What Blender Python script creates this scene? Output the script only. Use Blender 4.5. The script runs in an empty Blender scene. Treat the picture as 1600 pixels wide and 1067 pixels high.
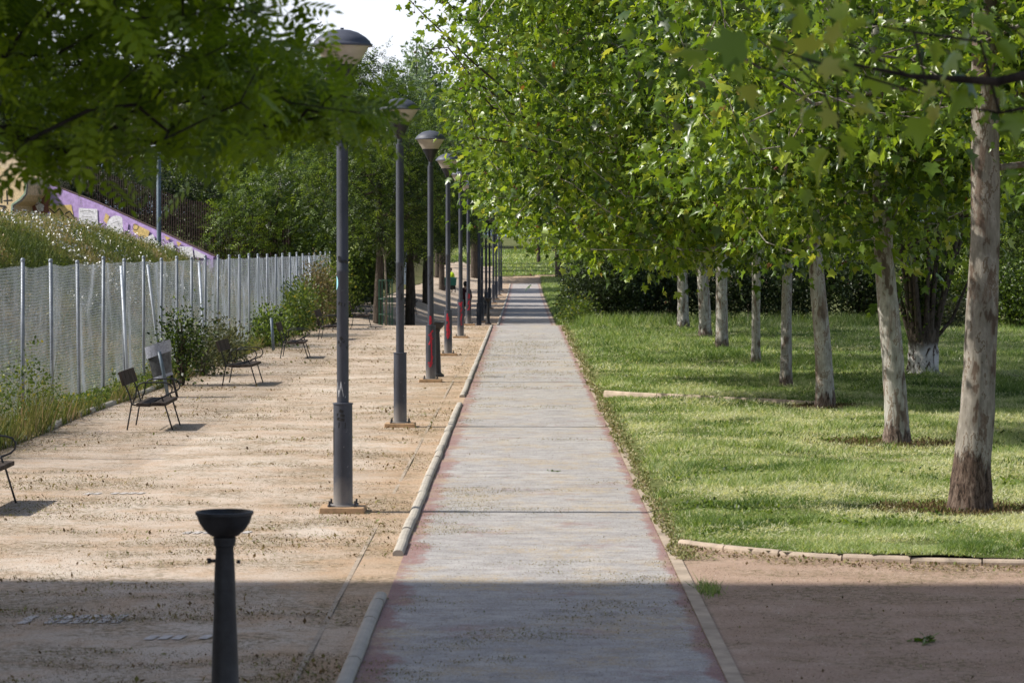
import bpy, math, random
import numpy as np
random.seed(7)
C = bpy.context.scene.collection
sc = bpy.context.scene
PI = math.pi

# ------------------------------------------------------------------ materials
def lin(r, g, b):
    f = lambda c: ((c/255+.055)/1.055)**2.4 if c > 10 else c/255/12.92
    return (f(r), f(g), f(b), 1)

class NT:
    def __init__(s, name):
        s.m = bpy.data.materials.new(name); s.m.use_nodes = True
        s.t = s.m.node_tree; s.t.nodes.clear()
        s.out = s.n('ShaderNodeOutputMaterial')
    def n(s, typ, **kw):
        nd = s.t.nodes.new(typ)
        for k, v in kw.items():
            if k in nd.inputs.keys() and not hasattr(nd, k): s.put(nd.inputs[k], v)
            else: setattr(nd, k, v)
        return nd
    def put(s, sock, v):
        if hasattr(v, 'is_output') or isinstance(v, bpy.types.NodeSocket): s.t.links.new(v, sock)
        else: sock.default_value = v
    def pos(s, sx=1, sy=1, sz=1, obj=False):
        src = s.n('ShaderNodeTexCoord').outputs['Object'] if obj else s.n('ShaderNodeNewGeometry').outputs['Position']
        mp = s.n('ShaderNodeMapping'); s.put(mp.inputs['Vector'], src); mp.inputs['Scale'].default_value = (sx, sy, sz)
        return mp.outputs[0]
    def noise(s, vec, scale, detail=4, rough=.55, dist=0):
        nd = s.n('ShaderNodeTexNoise'); s.put(nd.inputs['Vector'], vec)
        nd.inputs['Scale'].default_value = scale; nd.inputs['Detail'].default_value = detail
        nd.inputs['Roughness'].default_value = rough; nd.inputs['Distortion'].default_value = dist
        return nd.outputs[0]
    def vor(s, vec, scale, out='Distance', feature='F1'):
        nd = s.n('ShaderNodeTexVoronoi'); nd.feature = feature; s.put(nd.inputs['Vector'], vec); nd.inputs['Scale'].default_value = scale
        return nd.outputs[out]
    def ramp(s, fac, stops, interp='LINEAR'):
        nd = s.n('ShaderNodeValToRGB'); s.put(nd.inputs[0], fac); cr = nd.color_ramp; cr.interpolation = interp
        while len(cr.elements) < len(stops): cr.elements.new(.5)
        for e, (p, c) in zip(cr.elements, stops):
            e.position = p; e.color = c if isinstance(c, tuple) else (c, c, c, 1)
        return nd.outputs[0]
    def mix(s, fac, a, b, mode='MIX'):
        nd = s.n('ShaderNodeMix'); nd.data_type = 'RGBA'; nd.blend_type = mode
        s.put(nd.inputs[0], fac); s.put(nd.inputs[6], a); s.put(nd.inputs[7], b); return nd.outputs[2]
    def math(s, op, a, b=0.0, clamp=False):
        nd = s.n('ShaderNodeMath'); nd.operation = op; nd.use_clamp = clamp
        s.put(nd.inputs[0], a); s.put(nd.inputs[1], b); return nd.outputs[0]
    def xyz(s):
        sp = s.n('ShaderNodeSeparateXYZ'); s.put(sp.inputs[0], s.n('ShaderNodeNewGeometry').outputs['Position']); return sp.outputs
    def bump(s, h, dist=.01, strength=.6):
        nd = s.n('ShaderNodeBump'); s.put(nd.inputs['Height'], h); nd.inputs['Distance'].default_value = dist
        nd.inputs['Strength'].default_value = strength; return nd.outputs[0]
    def finish(s, col, rough=.8, metal=0.0, normal=None, spec=None):
        b = s.n('ShaderNodeBsdfPrincipled'); s.put(b.inputs['Base Color'], col); s.put(b.inputs['Roughness'], rough)
        b.inputs['Metallic'].default_value = metal
        if spec is not None: b.inputs['Specular IOR Level'].default_value = spec
        if normal is not None: s.put(b.inputs['Normal'], normal)
        s.put(s.out.inputs[0], b.outputs[0]); s.b = b; return s.m

def leafmat(name, stops, trans=.38, tcol=None, rough=.45, tmul=1.6, spec=.35):
    m = NT(name)
    a = m.n('ShaderNodeAttribute'); a.attribute_name = 'tint'
    col = m.ramp(a.outputs['Fac'], stops)
    b = m.n('ShaderNodeBsdfPrincipled'); m.put(b.inputs['Base Color'], col); b.inputs['Roughness'].default_value = rough
    b.inputs['Specular IOR Level'].default_value = spec
    t = m.n('ShaderNodeBsdfTranslucent')
    tc = m.mix(1.0, col, tcol or (tmul*1.15, tmul*1.1, tmul*.5, 1), 'MULTIPLY')
    m.put(t.inputs[0], tc)
    mx = m.n('ShaderNodeMixShader'); mx.inputs[0].default_value = trans
    m.put(mx.inputs[1], b.outputs[0]); m.put(mx.inputs[2], t.outputs[0]); m.put(m.out.inputs[0], mx.outputs[0])
    return m.m

def plain(name, col, rough=.7, metal=0, nscale=8, amt=.25, bump=0, obj=True):
    m = NT(name); p = m.pos(obj=obj)
    n = m.noise(p, nscale, 5, .6)
    lo = tuple(c*(1-amt) for c in col[:3])+(1,); hi = tuple(min(1, c*(1+amt)) for c in col[:3])+(1,)
    c = m.ramp(n, [(.3, lo), (.7, hi)])
    nrm = m.bump(m.noise(p, nscale*6, 4), bump, .6) if bump else None
    return m.finish(c, rough, metal, nrm)

def mat_gravel():
    m = NT('sandy_gravel'); p = m.pos()
    X, Y, Z = m.xyz()
    big = m.noise(p, .35, 4, .6); mid = m.noise(p, 1.7, 7, .7); fine = m.noise(p, 42, 3, .7)
    c = m.ramp(big, [(.3, (.43, .345, .265, 1)), (.5, (.56, .46, .37, 1)), (.72, (.64, .56, .475, 1))])
    ochre = m.ramp(mid, [(.46, 0.0), (.62, 1.0)])
    c = m.mix(m.math('MULTIPLY', ochre, .42), c, (.44, .265, .135, 1))
    # ochre dust settles in a band next to the kerb
    band = m.ramp(m.math('ADD', m.math('MULTIPLY', X, .5), m.math('ADD', mid, .9)), [(.28, 0.0), (.62, .65), (1, .8)])
    c = m.mix(m.math('MULTIPLY', band, .6), c, (.47, .30, .165, 1))
    # the reddish compacted ground right of the path
    red = m.math('GREATER_THAN', X, 1.4)
    c = m.mix(m.math('MULTIPLY', red, .85), c, m.ramp(mid, [(.3, (.30, .20, .14, 1)), (.5, (.38, .265, .20, 1)), (.7, (.47, .35, .275, 1))]))
    # streaks of trodden brown dirt and dried clippings
    st = m.noise(p, .9, 7, .75)
    brk = m.noise(p, 13, 5, .85)
    dm = m.math('MULTIPLY', m.ramp(st, [(.46, 0.0), (.57, 1.0)]), m.ramp(brk, [(.47, 0.0), (.55, 1.0)]))
    c = m.mix(m.math('MULTIPLY', dm, .85), c, (.17, .135, .07, 1))
    c = m.mix(1.0, c, m.ramp(fine, [(.3, .62), (.5, .97), (.72, 1.22)]), 'MULTIPLY')
    peb = m.vor(p, 26)
    c = m.mix(m.ramp(peb, [(.08, .35), (.16, 0.0)]), c, (.2, .15, .11, 1))
    c = m.mix(m.math('MULTIPLY', m.ramp(m.noise(p, 9, 5, .75), [(.55, 0.0), (.63, 1.0)]), .55), c, (.36, .245, .155, 1))
    c = m.mix(m.math('MULTIPLY', m.ramp(m.noise(p, 24, 3, .8), [(.60, 0.0), (.68, 1.0)]), .5), c, (.16, .12, .06, 1))
    h = m.math('ADD', fine, m.noise(p, 18, 4))
    return m.finish(c, .95, 0, m.bump(h, .006, .6), .2)

def mat_path():
    m = NT('worn_path_surface'); p = m.pos(); X, Y, Z = m.xyz()
    st = m.noise(m.pos(1, 1.5, 1), 2.6, 8, .78); big = m.noise(p, .5, 4); fine = m.noise(p, 55, 3, .7)
    c = m.ramp(st, [(.30, (.235, .22, .21, 1)), (.5, (.40, .377, .36, 1)), (.68, (.54, .515, .49, 1))])
    c = m.mix(m.ramp(big, [(.4, 0.0), (.7, .45)]), c, (.29, .275, .275, 1))
    # remains of red paint along both edges and in patches
    nl = m.noise(p, 1.5, 8, .78)
    el = m.ramp(m.math('ADD', m.math('MULTIPLY', m.math('ADD', X, 1.09), -1.7), m.math('MULTIPLY', nl, 1.7)), [(.52, 0.0), (.68, 1.0)])
    er = m.ramp(m.math('ADD', m.math('MULTIPLY', m.math('SUBTRACT', X, 1.31), 3.2), m.math('MULTIPLY', nl, 1.7)), [(.5, 0.0), (.68, 1.0)])
    pt = m.ramp(m.noise(p, .8, 8, .8), [(.56, 0.0), (.64, .6)])
    rd = m.math('MULTIPLY', m.math('MAXIMUM', m.math('MAXIMUM', el, er), pt), m.ramp(fine, [(.3, .55), (.6, 1.0)]))
    c = m.mix(m.math('MULTIPLY', rd, .8), c, (.27, .115, .10, 1))
    # blown-in sand
    sd = m.math('MULTIPLY', m.ramp(m.noise(p, .7, 8, .8), [(.49, 0.0), (.60, 1.0)]), m.ramp(m.noise(p, 14, 4, .8), [(.4, 0.0), (.55, 1.0)]))
    c = m.mix(m.math('MULTIPLY', sd, .75), c, (.46, .36, .23, 1))
    c = m.mix(1.0, c, m.ramp(fine, [(.3, .66), (.5, .97), (.72, 1.18)]), 'MULTIPLY')
    # saw-cut joints
    fr = m.math('FRACT', m.math('DIVIDE', m.math('ADD', Y, 1.6), 5.2))
    c = m.mix(m.ramp(m.math('ADD', fr, m.math('MULTIPLY', m.math('SUBTRACT', st, .5), .004)), [(.0, .3), (.0012, .3), (.002, 0.0)]), c, (.12, .105, .095, 1))
    return m.finish(c, .88, 0, m.bump(fine, .003, .5), .3)

def mat_soil(name, a, b, cc, sc1=.7):
    m = NT(name); p = m.pos()
    n1 = m.noise(p, sc1, 5, .6); n2 = m.noise(p, 9, 5, .7)
    c = m.ramp(n1, [(.3, a), (.5, b), (.72, cc)])
    c = m.mix(m.ramp(n2, [(.4, .55), (.62, 0.0)]), c, tuple(v*.45 for v in a[:3])+(1,))
    return m.finish(c, .95, 0, m.bump(n2, .04, .7), .1)

def mat_plane_bark(name='mottled_plane_bark', old=0.0):
    m = NT(name); p = m.pos(1, 1, .38); X, Y, Z = m.xyz()
    w = m.noise(p, 3.2, 5, .6, .6)
    v = m.noise(m.pos(1, 1, .42), 6.5, 6, .62, .15)
    c = m.ramp(v, [(.34, (.10, .078, .062, 1)), (.40, (.15, .12, .095, 1)), (.415, (.24, .23, .20, 1)), (.50, (.30, .29, .26, 1)), (.57, (.40, .39, .36, 1)), (.575, (.21, .175, .135, 1)), (.61, (.19, .155, .12, 1)), (.615, (.36, .35, .32, 1))])
    c = m.mix(m.ramp(m.noise(m.pos(1, 1, .22), 5, 6, .7, .8), [(.54, 0.0), (.60, .8)]), c, (.17, .125, .10, 1))
    f = m.noise(m.pos(1, 1, .16), 22, 6, .7)
    c = m.mix(1.0, c, m.ramp(f, [(.3, .72), (.6, 1.05)]), 'MULTIPLY')
    # old scaly bark low on the trunk and in strips
    strip = m.noise(m.pos(1, 1, .13), 6.5, 7, .72, .5)
    zz = m.math('MULTIPLY', m.math('MINIMUM', Z, .9), .75)
    low = m.ramp(m.math('SUBTRACT', m.math('ADD', strip, .30+old*.62), m.math('ADD', zz, m.math('MULTIPLY', Z, old*.16))), [(.60, 0.0), (.635, 1.0)])
    fl = m.ramp(m.noise(m.pos(1, 1, .28), 26, 6, .75, .6), [(.40, (.035, .026, .021, 1)), (.5, (.14, .10, .08, 1)), (.66, (.28, .235, .20, 1))])
    c = m.mix(low, c, fl)
    c = m.mix(1.0, c, (.86, .80, .75, 1) if old else (1.25, 1.24, 1.22, 1), 'MULTIPLY')
    h = m.math('ADD', m.math('MULTIPLY', v, 1.2), m.math('MULTIPLY', m.math('MULTIPLY', f, low), 2.5))
    return m.finish(c, .85, 0, m.bump(h, .02, .8), .2)

def mat_bark(name, a, b, zs=.2, sc_=14):
    m = NT(name); n = m.noise(m.pos(1, 1, zs), sc_, 6, .7, .5)
    return m.finish(m.ramp(n, [(.35, a), (.65, b)]), .9, 0, m.bump(n, .03, .8), .15)

def mat_painted(name, base, chip):
    m = NT(name); p = m.pos(1, 1, .5, obj=True)
    n = m.noise(p, 4, 6, .7); s = m.noise(p, 38, 5, .75)
    c = m.ramp(n, [(.35, tuple(v*.75 for v in base[:3])+(1,)), (.65, tuple(v*1.2 for v in base[:3])+(1,))])
    c = m.mix(m.ramp(s, [(.66, 0.0), (.70, .8)]), c, chip)
    tc = m.n('ShaderNodeSeparateXYZ'); m.put(tc.inputs[0], m.n('ShaderNodeTexCoord').outputs['Object'])
    dust = m.ramp(m.math('ADD', tc.outputs[2], m.math('MULTIPLY', n, .5)), [(.28, .65), (.62, 0.0)])
    c = m.mix(dust, c, (.36, .33, .30, 1))
    return m.finish(c, .55, .0, m.bump(s, .001, .3), .4)

M = {}
M['gravel'] = mat_gravel()
M['path'] = mat_path()
M['turf'] = mat_soil('turf_soil', (.09, .11, .03, 1), (.15, .17, .06, 1), (.24, .22, .11, 1))
M['mound'] = mat_soil('weedy_mound_soil', (.09, .10, .035, 1), (.14, .14, .06, 1), (.19, .15, .08, 1), .5)
M['kerb'] = plain('weathered_kerb_concrete', (.43, .39, .33, 1), .9, 0, 5, .13, .004, False)
M['kerb_tan'] = plain('dusty_tan_concrete', (.42, .335, .255, 1), .92, 0, 6, .28, .006, False)
M['strip'] = plain('dusty_flush_strip', (.40, .32, .24, 1), .92, 0, 4, .3, .004, False)
M['brick'] = plain('grey_paver', (.52, .48, .45, 1), .9, 0, 12, .35, .004, False)
M['plinth'] = plain('ochre_dusted_concrete', (.46, .30, .17, 1), .95, 0, 9, .3, .006)
M['lamp'] = mat_painted('slate_lamp_paint', (.050, .055, .072, 1), (.5, .5, .5, 1))
M['lid'] = mat_painted('lamp_lid_paint', (.085, .092, .12, 1), (.16, .17, .2, 1))
M['dark'] = plain('dark_iron', (.022, .022, .025, 1), .45, .0, 10, .3)
M['fount'] = plain('black_cast_iron', (.016, .016, .018, 1), .5, .0, 14, .6, .003)
def mat_diff():
    m = NT('smoky_lamp_diffuser'); p = m.pos(1, 1, 3, obj=True)
    c = m.ramp(m.noise(p, 3, 5), [(.3, (.36, .31, .25, 1)), (.7, (.55, .49, .41, 1))])
    mm = m.finish(c, .3, 0, None, .5); m.b.inputs['Transmission Weight'].default_value = .12; return mm
M['diff'] = mat_diff()
M['red'] = plain('red_spray_paint', (.45, .012, .035, 1), .6, 0, 40, .35)
M['ink'] = plain('black_marker_ink', (.008, .008, .009, 1), .5, 0, 40, .2)
M['pale'] = plain('pale_scuff_paint', (.32, .33, .35, 1), .7, 0, 60, .4)
M['teal'] = plain('teal_spray_paint', (.02, .16, .17, 1), .6, 0, 40, .3)
M['sticker'] = plain('light_blue_sticker', (.35, .72, .85, 1), .5, 0, 20, .08)
M['galv'] = plain('galvanised_steel', (.25, .28, .325, 1), .5, .2, 7, .2)
M['wire'] = plain('galvanised_wire', (.50, .55, .62, 1), .5, .1, 3, .12)
M['wood'] = mat_bark('dark_weathered_slat', (.030, .023, .020, 1), (.105, .085, .072, 1), .2, 9)
M['corten'] = plain('rusty_brown_steel', (.055, .028, .024, 1), .8, 0, 6, .35)
M['bag'] = plain('grey_bin_bag', (.36, .38, .45, 1), .35, 0, 30, .3, .01)
M['bin'] = plain('dull_steel_bin', (.085, .09, .10, 1), .5, .3, 12, .5)
M['bluegrey'] = plain('bluegrey_post_paint', (.11, .15, .19, 1), .5, 0, 10, .3)
M['green'] = plain('green_cage_paint', (.02, .10, .055, 1), .5, 0, 10, .2)
M['plane'] = mat_plane_bark(); M['plane_old'] = mat_plane_bark('scaly_plane_bark', .50)
M['bark'] = mat_bark('grey_brown_bark', (.045, .036, .028, 1), (.13, .105, .085, 1))
M['bark_d'] = mat_bark('dark_bark', (.018, .014, .011, 1), (.06, .046, .036, 1))
M['twig'] = plain('pale_twig', (.26, .22, .17, 1), .8, 0, 20, .3)
M['white'] = None
def mat_whitewash():
    m = NT('whitewashed_old_bark'); X, Y, Z = m.xyz()
    n = m.noise(m.pos(1, 1, .32), 9, 6, .65, 1.0)
    b = m.ramp(n, [(.3, (.02, .014, .012, 1)), (.42, (.10, .07, .055, 1)), (.46, (.55, .53, .5, 1)), (.7, (.72, .70, .68, 1))])
    top = m.ramp(n, [(.35, (.04, .03, .024, 1)), (.65, (.16, .13, .10, 1))])
    k = m.ramp(m.math('ADD', m.math('SUBTRACT', Z, .35), m.math('MULTIPLY', n, .5)), [(.48, 0.0), (.66, 1.0)])
    return m.finish(m.mix(k, b, top), .9, 0, m.bump(n, .06, 1.0), .15)
M['white'] = mat_whitewash()
G = lambda r, g, b: (r, g, b, 1)
M['l_plane'] = leafmat('plane_leaf', [(0, G(.032, .064, .012)), (.35, G(.085, .150, .016)), (.7, G(.20, .285, .026)), (.93, G(.33, .39, .06)), (.97, G(.24, .13, .05)), (1, G(.14, .06, .03))], .30, rough=.34, tmul=2.1, spec=.5)
M['l_pinn'] = leafmat('pinnate_leaf', [(0, G(.042, .072, .004)), (.6, G(.135, .20, .010)), (1, G(.26, .34, .016))], .5, tmul=2.4)
M['l_mid'] = leafmat('locust_leaf', [(0, G(.014, .028, .007)), (.45, G(.036, .064, .012)), (.72, G(.14, .215, .028)), (.93, G(.21, .29, .04)), (1, G(.20, .18, .06))], .27, tmul=1.8)
M['l_dark'] = leafmat('evergreen_leaf', [(0, G(.014, .026, .010)), (.6, G(.032, .052, .018)), (1, G(.07, .10, .03))], .2, tmul=1.3)
M['l_grey'] = leafmat('olive_grey_leaf', [(0, G(.035, .045, .022)), (.6, G(.085, .10, .045)), (1, G(.17, .17, .08))], .22, tmul=1.3)
M['l_pop'] = leafmat('poplar_leaf', [(0, G(.11, .17, .11)), (.6, G(.20, .28, .17)), (1, G(.28, .37, .21))], .3, tmul=1.4)  # leaf colours paled and greyed to carry the distance haze
M['l_yel'] = leafmat('yellow_green_shrub_leaf', [(0, G(.035, .065, .014)), (.5, G(.09, .14, .028)), (.85, G(.19, .23, .05)), (1, G(.42, .34, .05))], .35)
M['l_brown'] = leafmat('browning_weed', [(0, G(.09, .085, .03)), (.4, G(.16, .14, .06)), (.8, G(.26, .20, .11)), (1, G(.34, .24, .16))], .25, tmul=1.2)
M['grass'] = leafmat('lawn_blade', [(0, G(.060, .120, .022)), (.28, G(.155, .235, .050)), (.48, G(.28, .37, .13)), (.70, G(.49, .53, .31)), (1, G(.70, .67, .52))], .35, tmul=1.5, rough=.5)
M['meadow'] = leafmat('meadow_blade', [(0, G(.06, .095, .018)), (.4, G(.13, .165, .04)), (.7, G(.24, .23, .085)), (.9, G(.36, .28, .16)), (1, G(.44, .30, .22))], .3, tmul=1.3, rough=.6)
M['daisy'] = plain('white_petal', (.78, .78, .74, 1), .6, 0, 3, .05)
M['debris'] = leafmat('dry_litter', [(0, G(.07, .045, .022)), (.35, G(.16, .105, .05)), (.6, G(.27, .22, .10)), (.8, G(.16, .19, .06)), (.97, G(.44, .38, .22)), (1, G(.8, .78, .72))], .15, tmul=1.0, rough=.8, spec=.2)
M['flower'] = plain('white_oleander_flower', (.8, .8, .8, 1), .6, 0, 3, .05)
M['seed'] = plain('plane_seed_ball', (.10, .035, .02, 1), .9, 0, 9, .4)
M['facade'] = plain('cream_render', (.55, .5, .42, 1), .85, 0, 2, .15)
M['glass'] = plain('dark_window_glass', (.03, .04, .05, 1), .12, 0, 2, .1)
M['hill'] = plain('hazy_far_hill', (.17, .22, .30, 1), 1.0, 0, .01, .15, 0, False)  # blue of distance haze put into the hill colour

# ------------------------------------------------------------------ mesh helpers
def link_mesh(name, me, mat, parent=None, smooth=False):
    if mat is not None: me.materials.append(mat)
    if smooth: me.polygons.foreach_set('use_smooth', np.ones(len(me.polygons), bool))
    me.update(); o = bpy.data.objects.new(name, me); C.objects.link(o)
    if parent is not None: o.parent = parent
    return o

def np_mesh(name, V, F, mat, parent=None, tint=None, smooth=False):
    V = np.ascontiguousarray(V, np.float32); F = np.ascontiguousarray(F, np.int32)
    me = bpy.data.meshes.new(name); m, k = F.shape
    me.vertices.add(len(V)); me.vertices.foreach_set('co', V.ravel())
    me.loops.add(m*k); me.loops.foreach_set('vertex_index', F.ravel())
    me.polygons.add(m); me.polygons.foreach_set('loop_start', np.arange(0, m*k, k, dtype=np.int32))
    me.update(calc_edges=True)
    if tint is not None:
        at = me.attributes.new('tint', 'FLOAT', 'POINT'); at.data.foreach_set('value', np.ascontiguousarray(tint, np.float32))
    return link_mesh(name, me, mat, parent, smooth)

class MB:
    def __init__(s): s.v = []; s.f = []
    def add(s, vs, fs):
        n = len(s.v); s.v += [tuple(map(float, q)) for q in vs]; s.f += [tuple(i+n for i in f) for f in fs]; return s
    def box(s, x0, x1, y0, y1, z0, z1, top=0.0):
        t = top
        return s.add([(x0, y0, z0), (x1, y0, z0), (x1, y1, z0), (x0, y1, z0), (x0+t, y0+t, z1), (x1-t, y0+t, z1), (x1-t, y1-t, z1), (x0+t, y1-t, z1)],
                     [(3, 2, 1, 0), (4, 5, 6, 7), (0, 1, 5, 4), (1, 2, 6, 5), (2, 3, 7, 6), (3, 0, 4, 7)])
    def tube(s, pts, r, n=8, cap=True, jit=0):
        P = [np.array(p, float) for p in pts]; R = list(r) if hasattr(r, '__len__') else [r]*len(P)
        up = np.array((0, 0, 1.)); vs = []; prev = None
        for i, p in enumerate(P):
            t = P[min(i+1, len(P)-1)]-P[max(i-1, 0)]; t /= (np.linalg.norm(t)+1e-9)
            if prev is None:
                a = np.cross(t, up if abs(t[2]) < .9 else np.array((1., 0, 0)))
            else: a = prev-t*np.dot(prev, t)
            a /= (np.linalg.norm(a)+1e-9); prev = a; b = np.cross(t, a)
            for j in range(n):
                q = 2*PI*j/n; rr = R[i]*(1+(random.uniform(-jit, jit) if jit else 0))
                vs.append(p+a*math.cos(q)*rr+b*math.sin(q)*rr)
        fs = [(i*n+j, i*n+(j+1) % n, (i+1)*n+(j+1) % n, (i+1)*n+j) for i in range(len(P)-1) for j in range(n)]
        if cap: fs += [tuple(range(n))[::-1], tuple((len(P)-1)*n+j for j in range(n))]
        return s.add(vs, fs)
    def lathe(s, prof, n=24, c=(0, 0, 0)):
        vs = [(c[0]+r*math.cos(2*PI*j/n), c[1]+r*math.sin(2*PI*j/n), c[2]+z) for r, z in prof for j in range(n)]
        fs = [(i*n+j, i*n+(j+1) % n, (i+1)*n+(j+1) % n, (i+1)*n+j) for i in range(len(prof)-1) for j in range(n)]
        return s.add(vs, fs)
    def plank(s, p, q, w, t, nrm):   # board from p to q, width w across, thickness t along nrm
        p = np.array(p, float); q = np.array(q, float); d = (q-p)/np.linalg.norm(q-p); nn = np.array(nrm, float); nn /= np.linalg.norm(nn)
        a = np.cross(d, nn); c8 = []
        for e in (p, q):
            for (i, j) in ((-1, -1), (1, -1), (1, 1), (-1, 1)): c8.append(e+a*i*w/2+nn*j*t/2)
        return s.add(c8, [(0, 1, 2, 3), (7, 6, 5, 4), (0, 4, 5, 1), (1, 5, 6, 2), (2, 6, 7, 3), (3, 7, 4, 0)])
    def build(s, name, mat, parent=None, smooth=False, angle=None, bevel=0):
        me = bpy.data.meshes.new(name); me.from_pydata(s.v, [], s.f)
        o = link_mesh(name, me, mat, parent, smooth)
        if bevel:
            b = o.modifiers.new('bevel', 'BEVEL'); b.width = bevel; b.segments = 2; b.limit_method = 'ANGLE'
        if angle:
            try: me.set_sharp_from_angle(angle=angle)
            except Exception: pass
        return o

def tag(o, label=None, cat=None, group=None, kind=None):
    if label: o['label'] = label
    if cat: o['category'] = cat
    if group: o['group'] = group
    if kind: o['kind'] = kind
    return o
def thing(name, label, cat, loc=(0, 0, 0), rz=0, group=None):
    o = bpy.data.objects.new(name, None); C.objects.link(o); o.location = loc; o.rotation_euler = (0, 0, rz); o.empty_display_size = .2
    return tag(o, label, cat, group)
def copy_thing(o, parent=None):
    c = o.copy(); C.objects.link(c)
    if parent is not None: c.parent = parent
    for ch in list(o.children): copy_thing(ch, c)
    return c

# ------------------------------------------------------------------ terrain
def S(t):
    t = np.clip(t, 0, 1); return t*t*(3-2*t)
_wt = np.random.default_rng(5).uniform(-1, 1, (256, 256))
def wob(x, y, f=1.0, k0=0, k=3):   # smooth value noise, three octaves, about -1.3..1.3
    x = np.asarray(x, float); y = np.asarray(y, float); r = 0; amp = 1.0; f = f*.55
    for i in range(k):
        a = (x*.87+y*.49)*f+k0*17.3+i*31.7; b = (y*.87-x*.49)*f+k0*9.1+i*11.9
        ia = np.floor(a).astype(int); ib = np.floor(b).astype(int); u = a-ia; v = b-ib; u = u*u*(3-2*u); v = v*v*(3-2*v)
        g = lambda p, q: _wt[(ia+p) & 255, (ib+q) & 255]
        r = r+amp*((g(0, 0)*(1-u)+g(1, 0)*u)*(1-v)+(g(0, 1)*(1-u)+g(1, 1)*u)*v); amp *= .5; f *= 2.1
    return r*1.35
def H(x, y):
    x = np.asarray(x, float); y = np.asarray(y, float)
    dip = (-.66*S((y-96.3)/11)+.30*S((y-190)/45))*S((x+6.6)/2.8)
    far = .42*S((y-232)/16)*np.where(y > 190, 1, 0)+.35*S((y-200)/40)*(1-S((x+6.6)/2.8))*0
    bank = 2.3*np.clip((y-253)/52, 0, 1.0)+2.0*S((y-300)/80)
    A = 3.45-.75*S((y-84)/24)
    md = A*S((-8.7-x)/6.2)*S((y-8)/20)
    return dip+far+bank+md+.02*wob(x, y, .25)*S((abs(x+1)-3)/3)

def grid(name, xs, ys, mat, dz=0.0, mask=None, kind='structure', extra=None):
    xs = np.array(xs, float); ys = np.array(ys, float); XX, YY = np.meshgrid(xs, ys)
    Z = H(XX, YY)+dz
    if extra is not None: Z = Z+extra(XX, YY)
    V = np.stack([XX.ravel(), YY.ravel(), Z.ravel()], 1); nx = len(xs)
    i, j = np.meshgrid(np.arange(len(ys)-1), np.arange(nx-1), indexing='ij')
    a = (i*nx+j).ravel(); F = np.stack([a, a+1, a+nx+1, a+nx], 1)
    if mask is not None:
        cx = (XX[:-1, :-1]+XX[1:, 1:]).ravel()/2; cy = (YY[:-1, :-1]+YY[1:, 1:]).ravel()/2
        F = F[mask(cx, cy)]
    o = np_mesh(name, V, F, mat, None, None, True); tag(o, kind=kind); return o
ysA = np.concatenate([np.arange(-40, 14, 3), np.arange(14, 60, .5), np.arange(60, 130, .5), np.arange(130, 310, 2), np.arange(310, 420, 5), np.array([500, 700, 1000, 1500, 2500])])
xsA = np.concatenate([np.array([-2000, -900, -400, -200, -120, -80]), np.arange(-60, -20, 4), np.arange(-20, 20, .5), np.arange(20, 60, 4), np.array([60, 100, 200, 400, 900, 2000])])
grid('ground', xsA, ysA, M['gravel'], extra=lambda x, y: -.5*S((-8.2-x)/1.5)*(y > 20)-.4*(y > 276))
ysP = np.concatenate([np.arange(-20, 90, 1.0), np.arange(90, 125, .4), np.arange(125, 236, 1.5)])
grid('path', np.linspace(-1.09, 1.31, 7), ysP, M['path'], .006)
grid('path_edge_strip', [1.315, 1.42], ysP, M['strip'], .012)
grid('narrow_border_strip', [-1.50, -1.462], ysP[:95], M['strip'], .002, extra=lambda x, y: .009*wob(x*0, y, 1.4, 6))

def lawn_edge(x): # where the curved kerb bounds the lawn
    return 23.45+1.85*np.exp(-(x-1.45)/1.25)
lx = np.concatenate([np.arange(1.45, 4, .15), np.arange(4, 12, .5), np.arange(12, 60, 3)])
ly = np.concatenate([np.arange(23.4, 27, .12), np.arange(27, 60, .6), np.arange(60, 130, 1.0), np.arange(130, 234, 3)])
lift = lambda x, y: .05*S((x-1.42)/.5)+.02*wob(x, y, .8, 5)*S((x-1.5)/1)
grid('lawn', lx, ly, M['turf'], .012, lambda x, y: y > lawn_edge(x), extra=lift)
grid('far_lawn', np.concatenate([np.arange(-40, -6, 3), np.arange(-6, 6, 1.0), np.arange(6, 80, 4)]), np.concatenate([np.arange(252, 310, 2), np.arange(310, 420, 8)]), M['turf'], .05, lambda x, y: y > 254+1.5*np.sin(x*.7)+(x < -2.8)*18)
grid('mound', np.concatenate([[-900, -400, -200, -120, -80], np.arange(-60, -7.9, .5)]), np.concatenate([np.arange(24, 130, 1.0), np.arange(130, 420, 6), [500, 900, 2400]]), M['mound'], .03, lambda x, y: x < -7.95)

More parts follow.
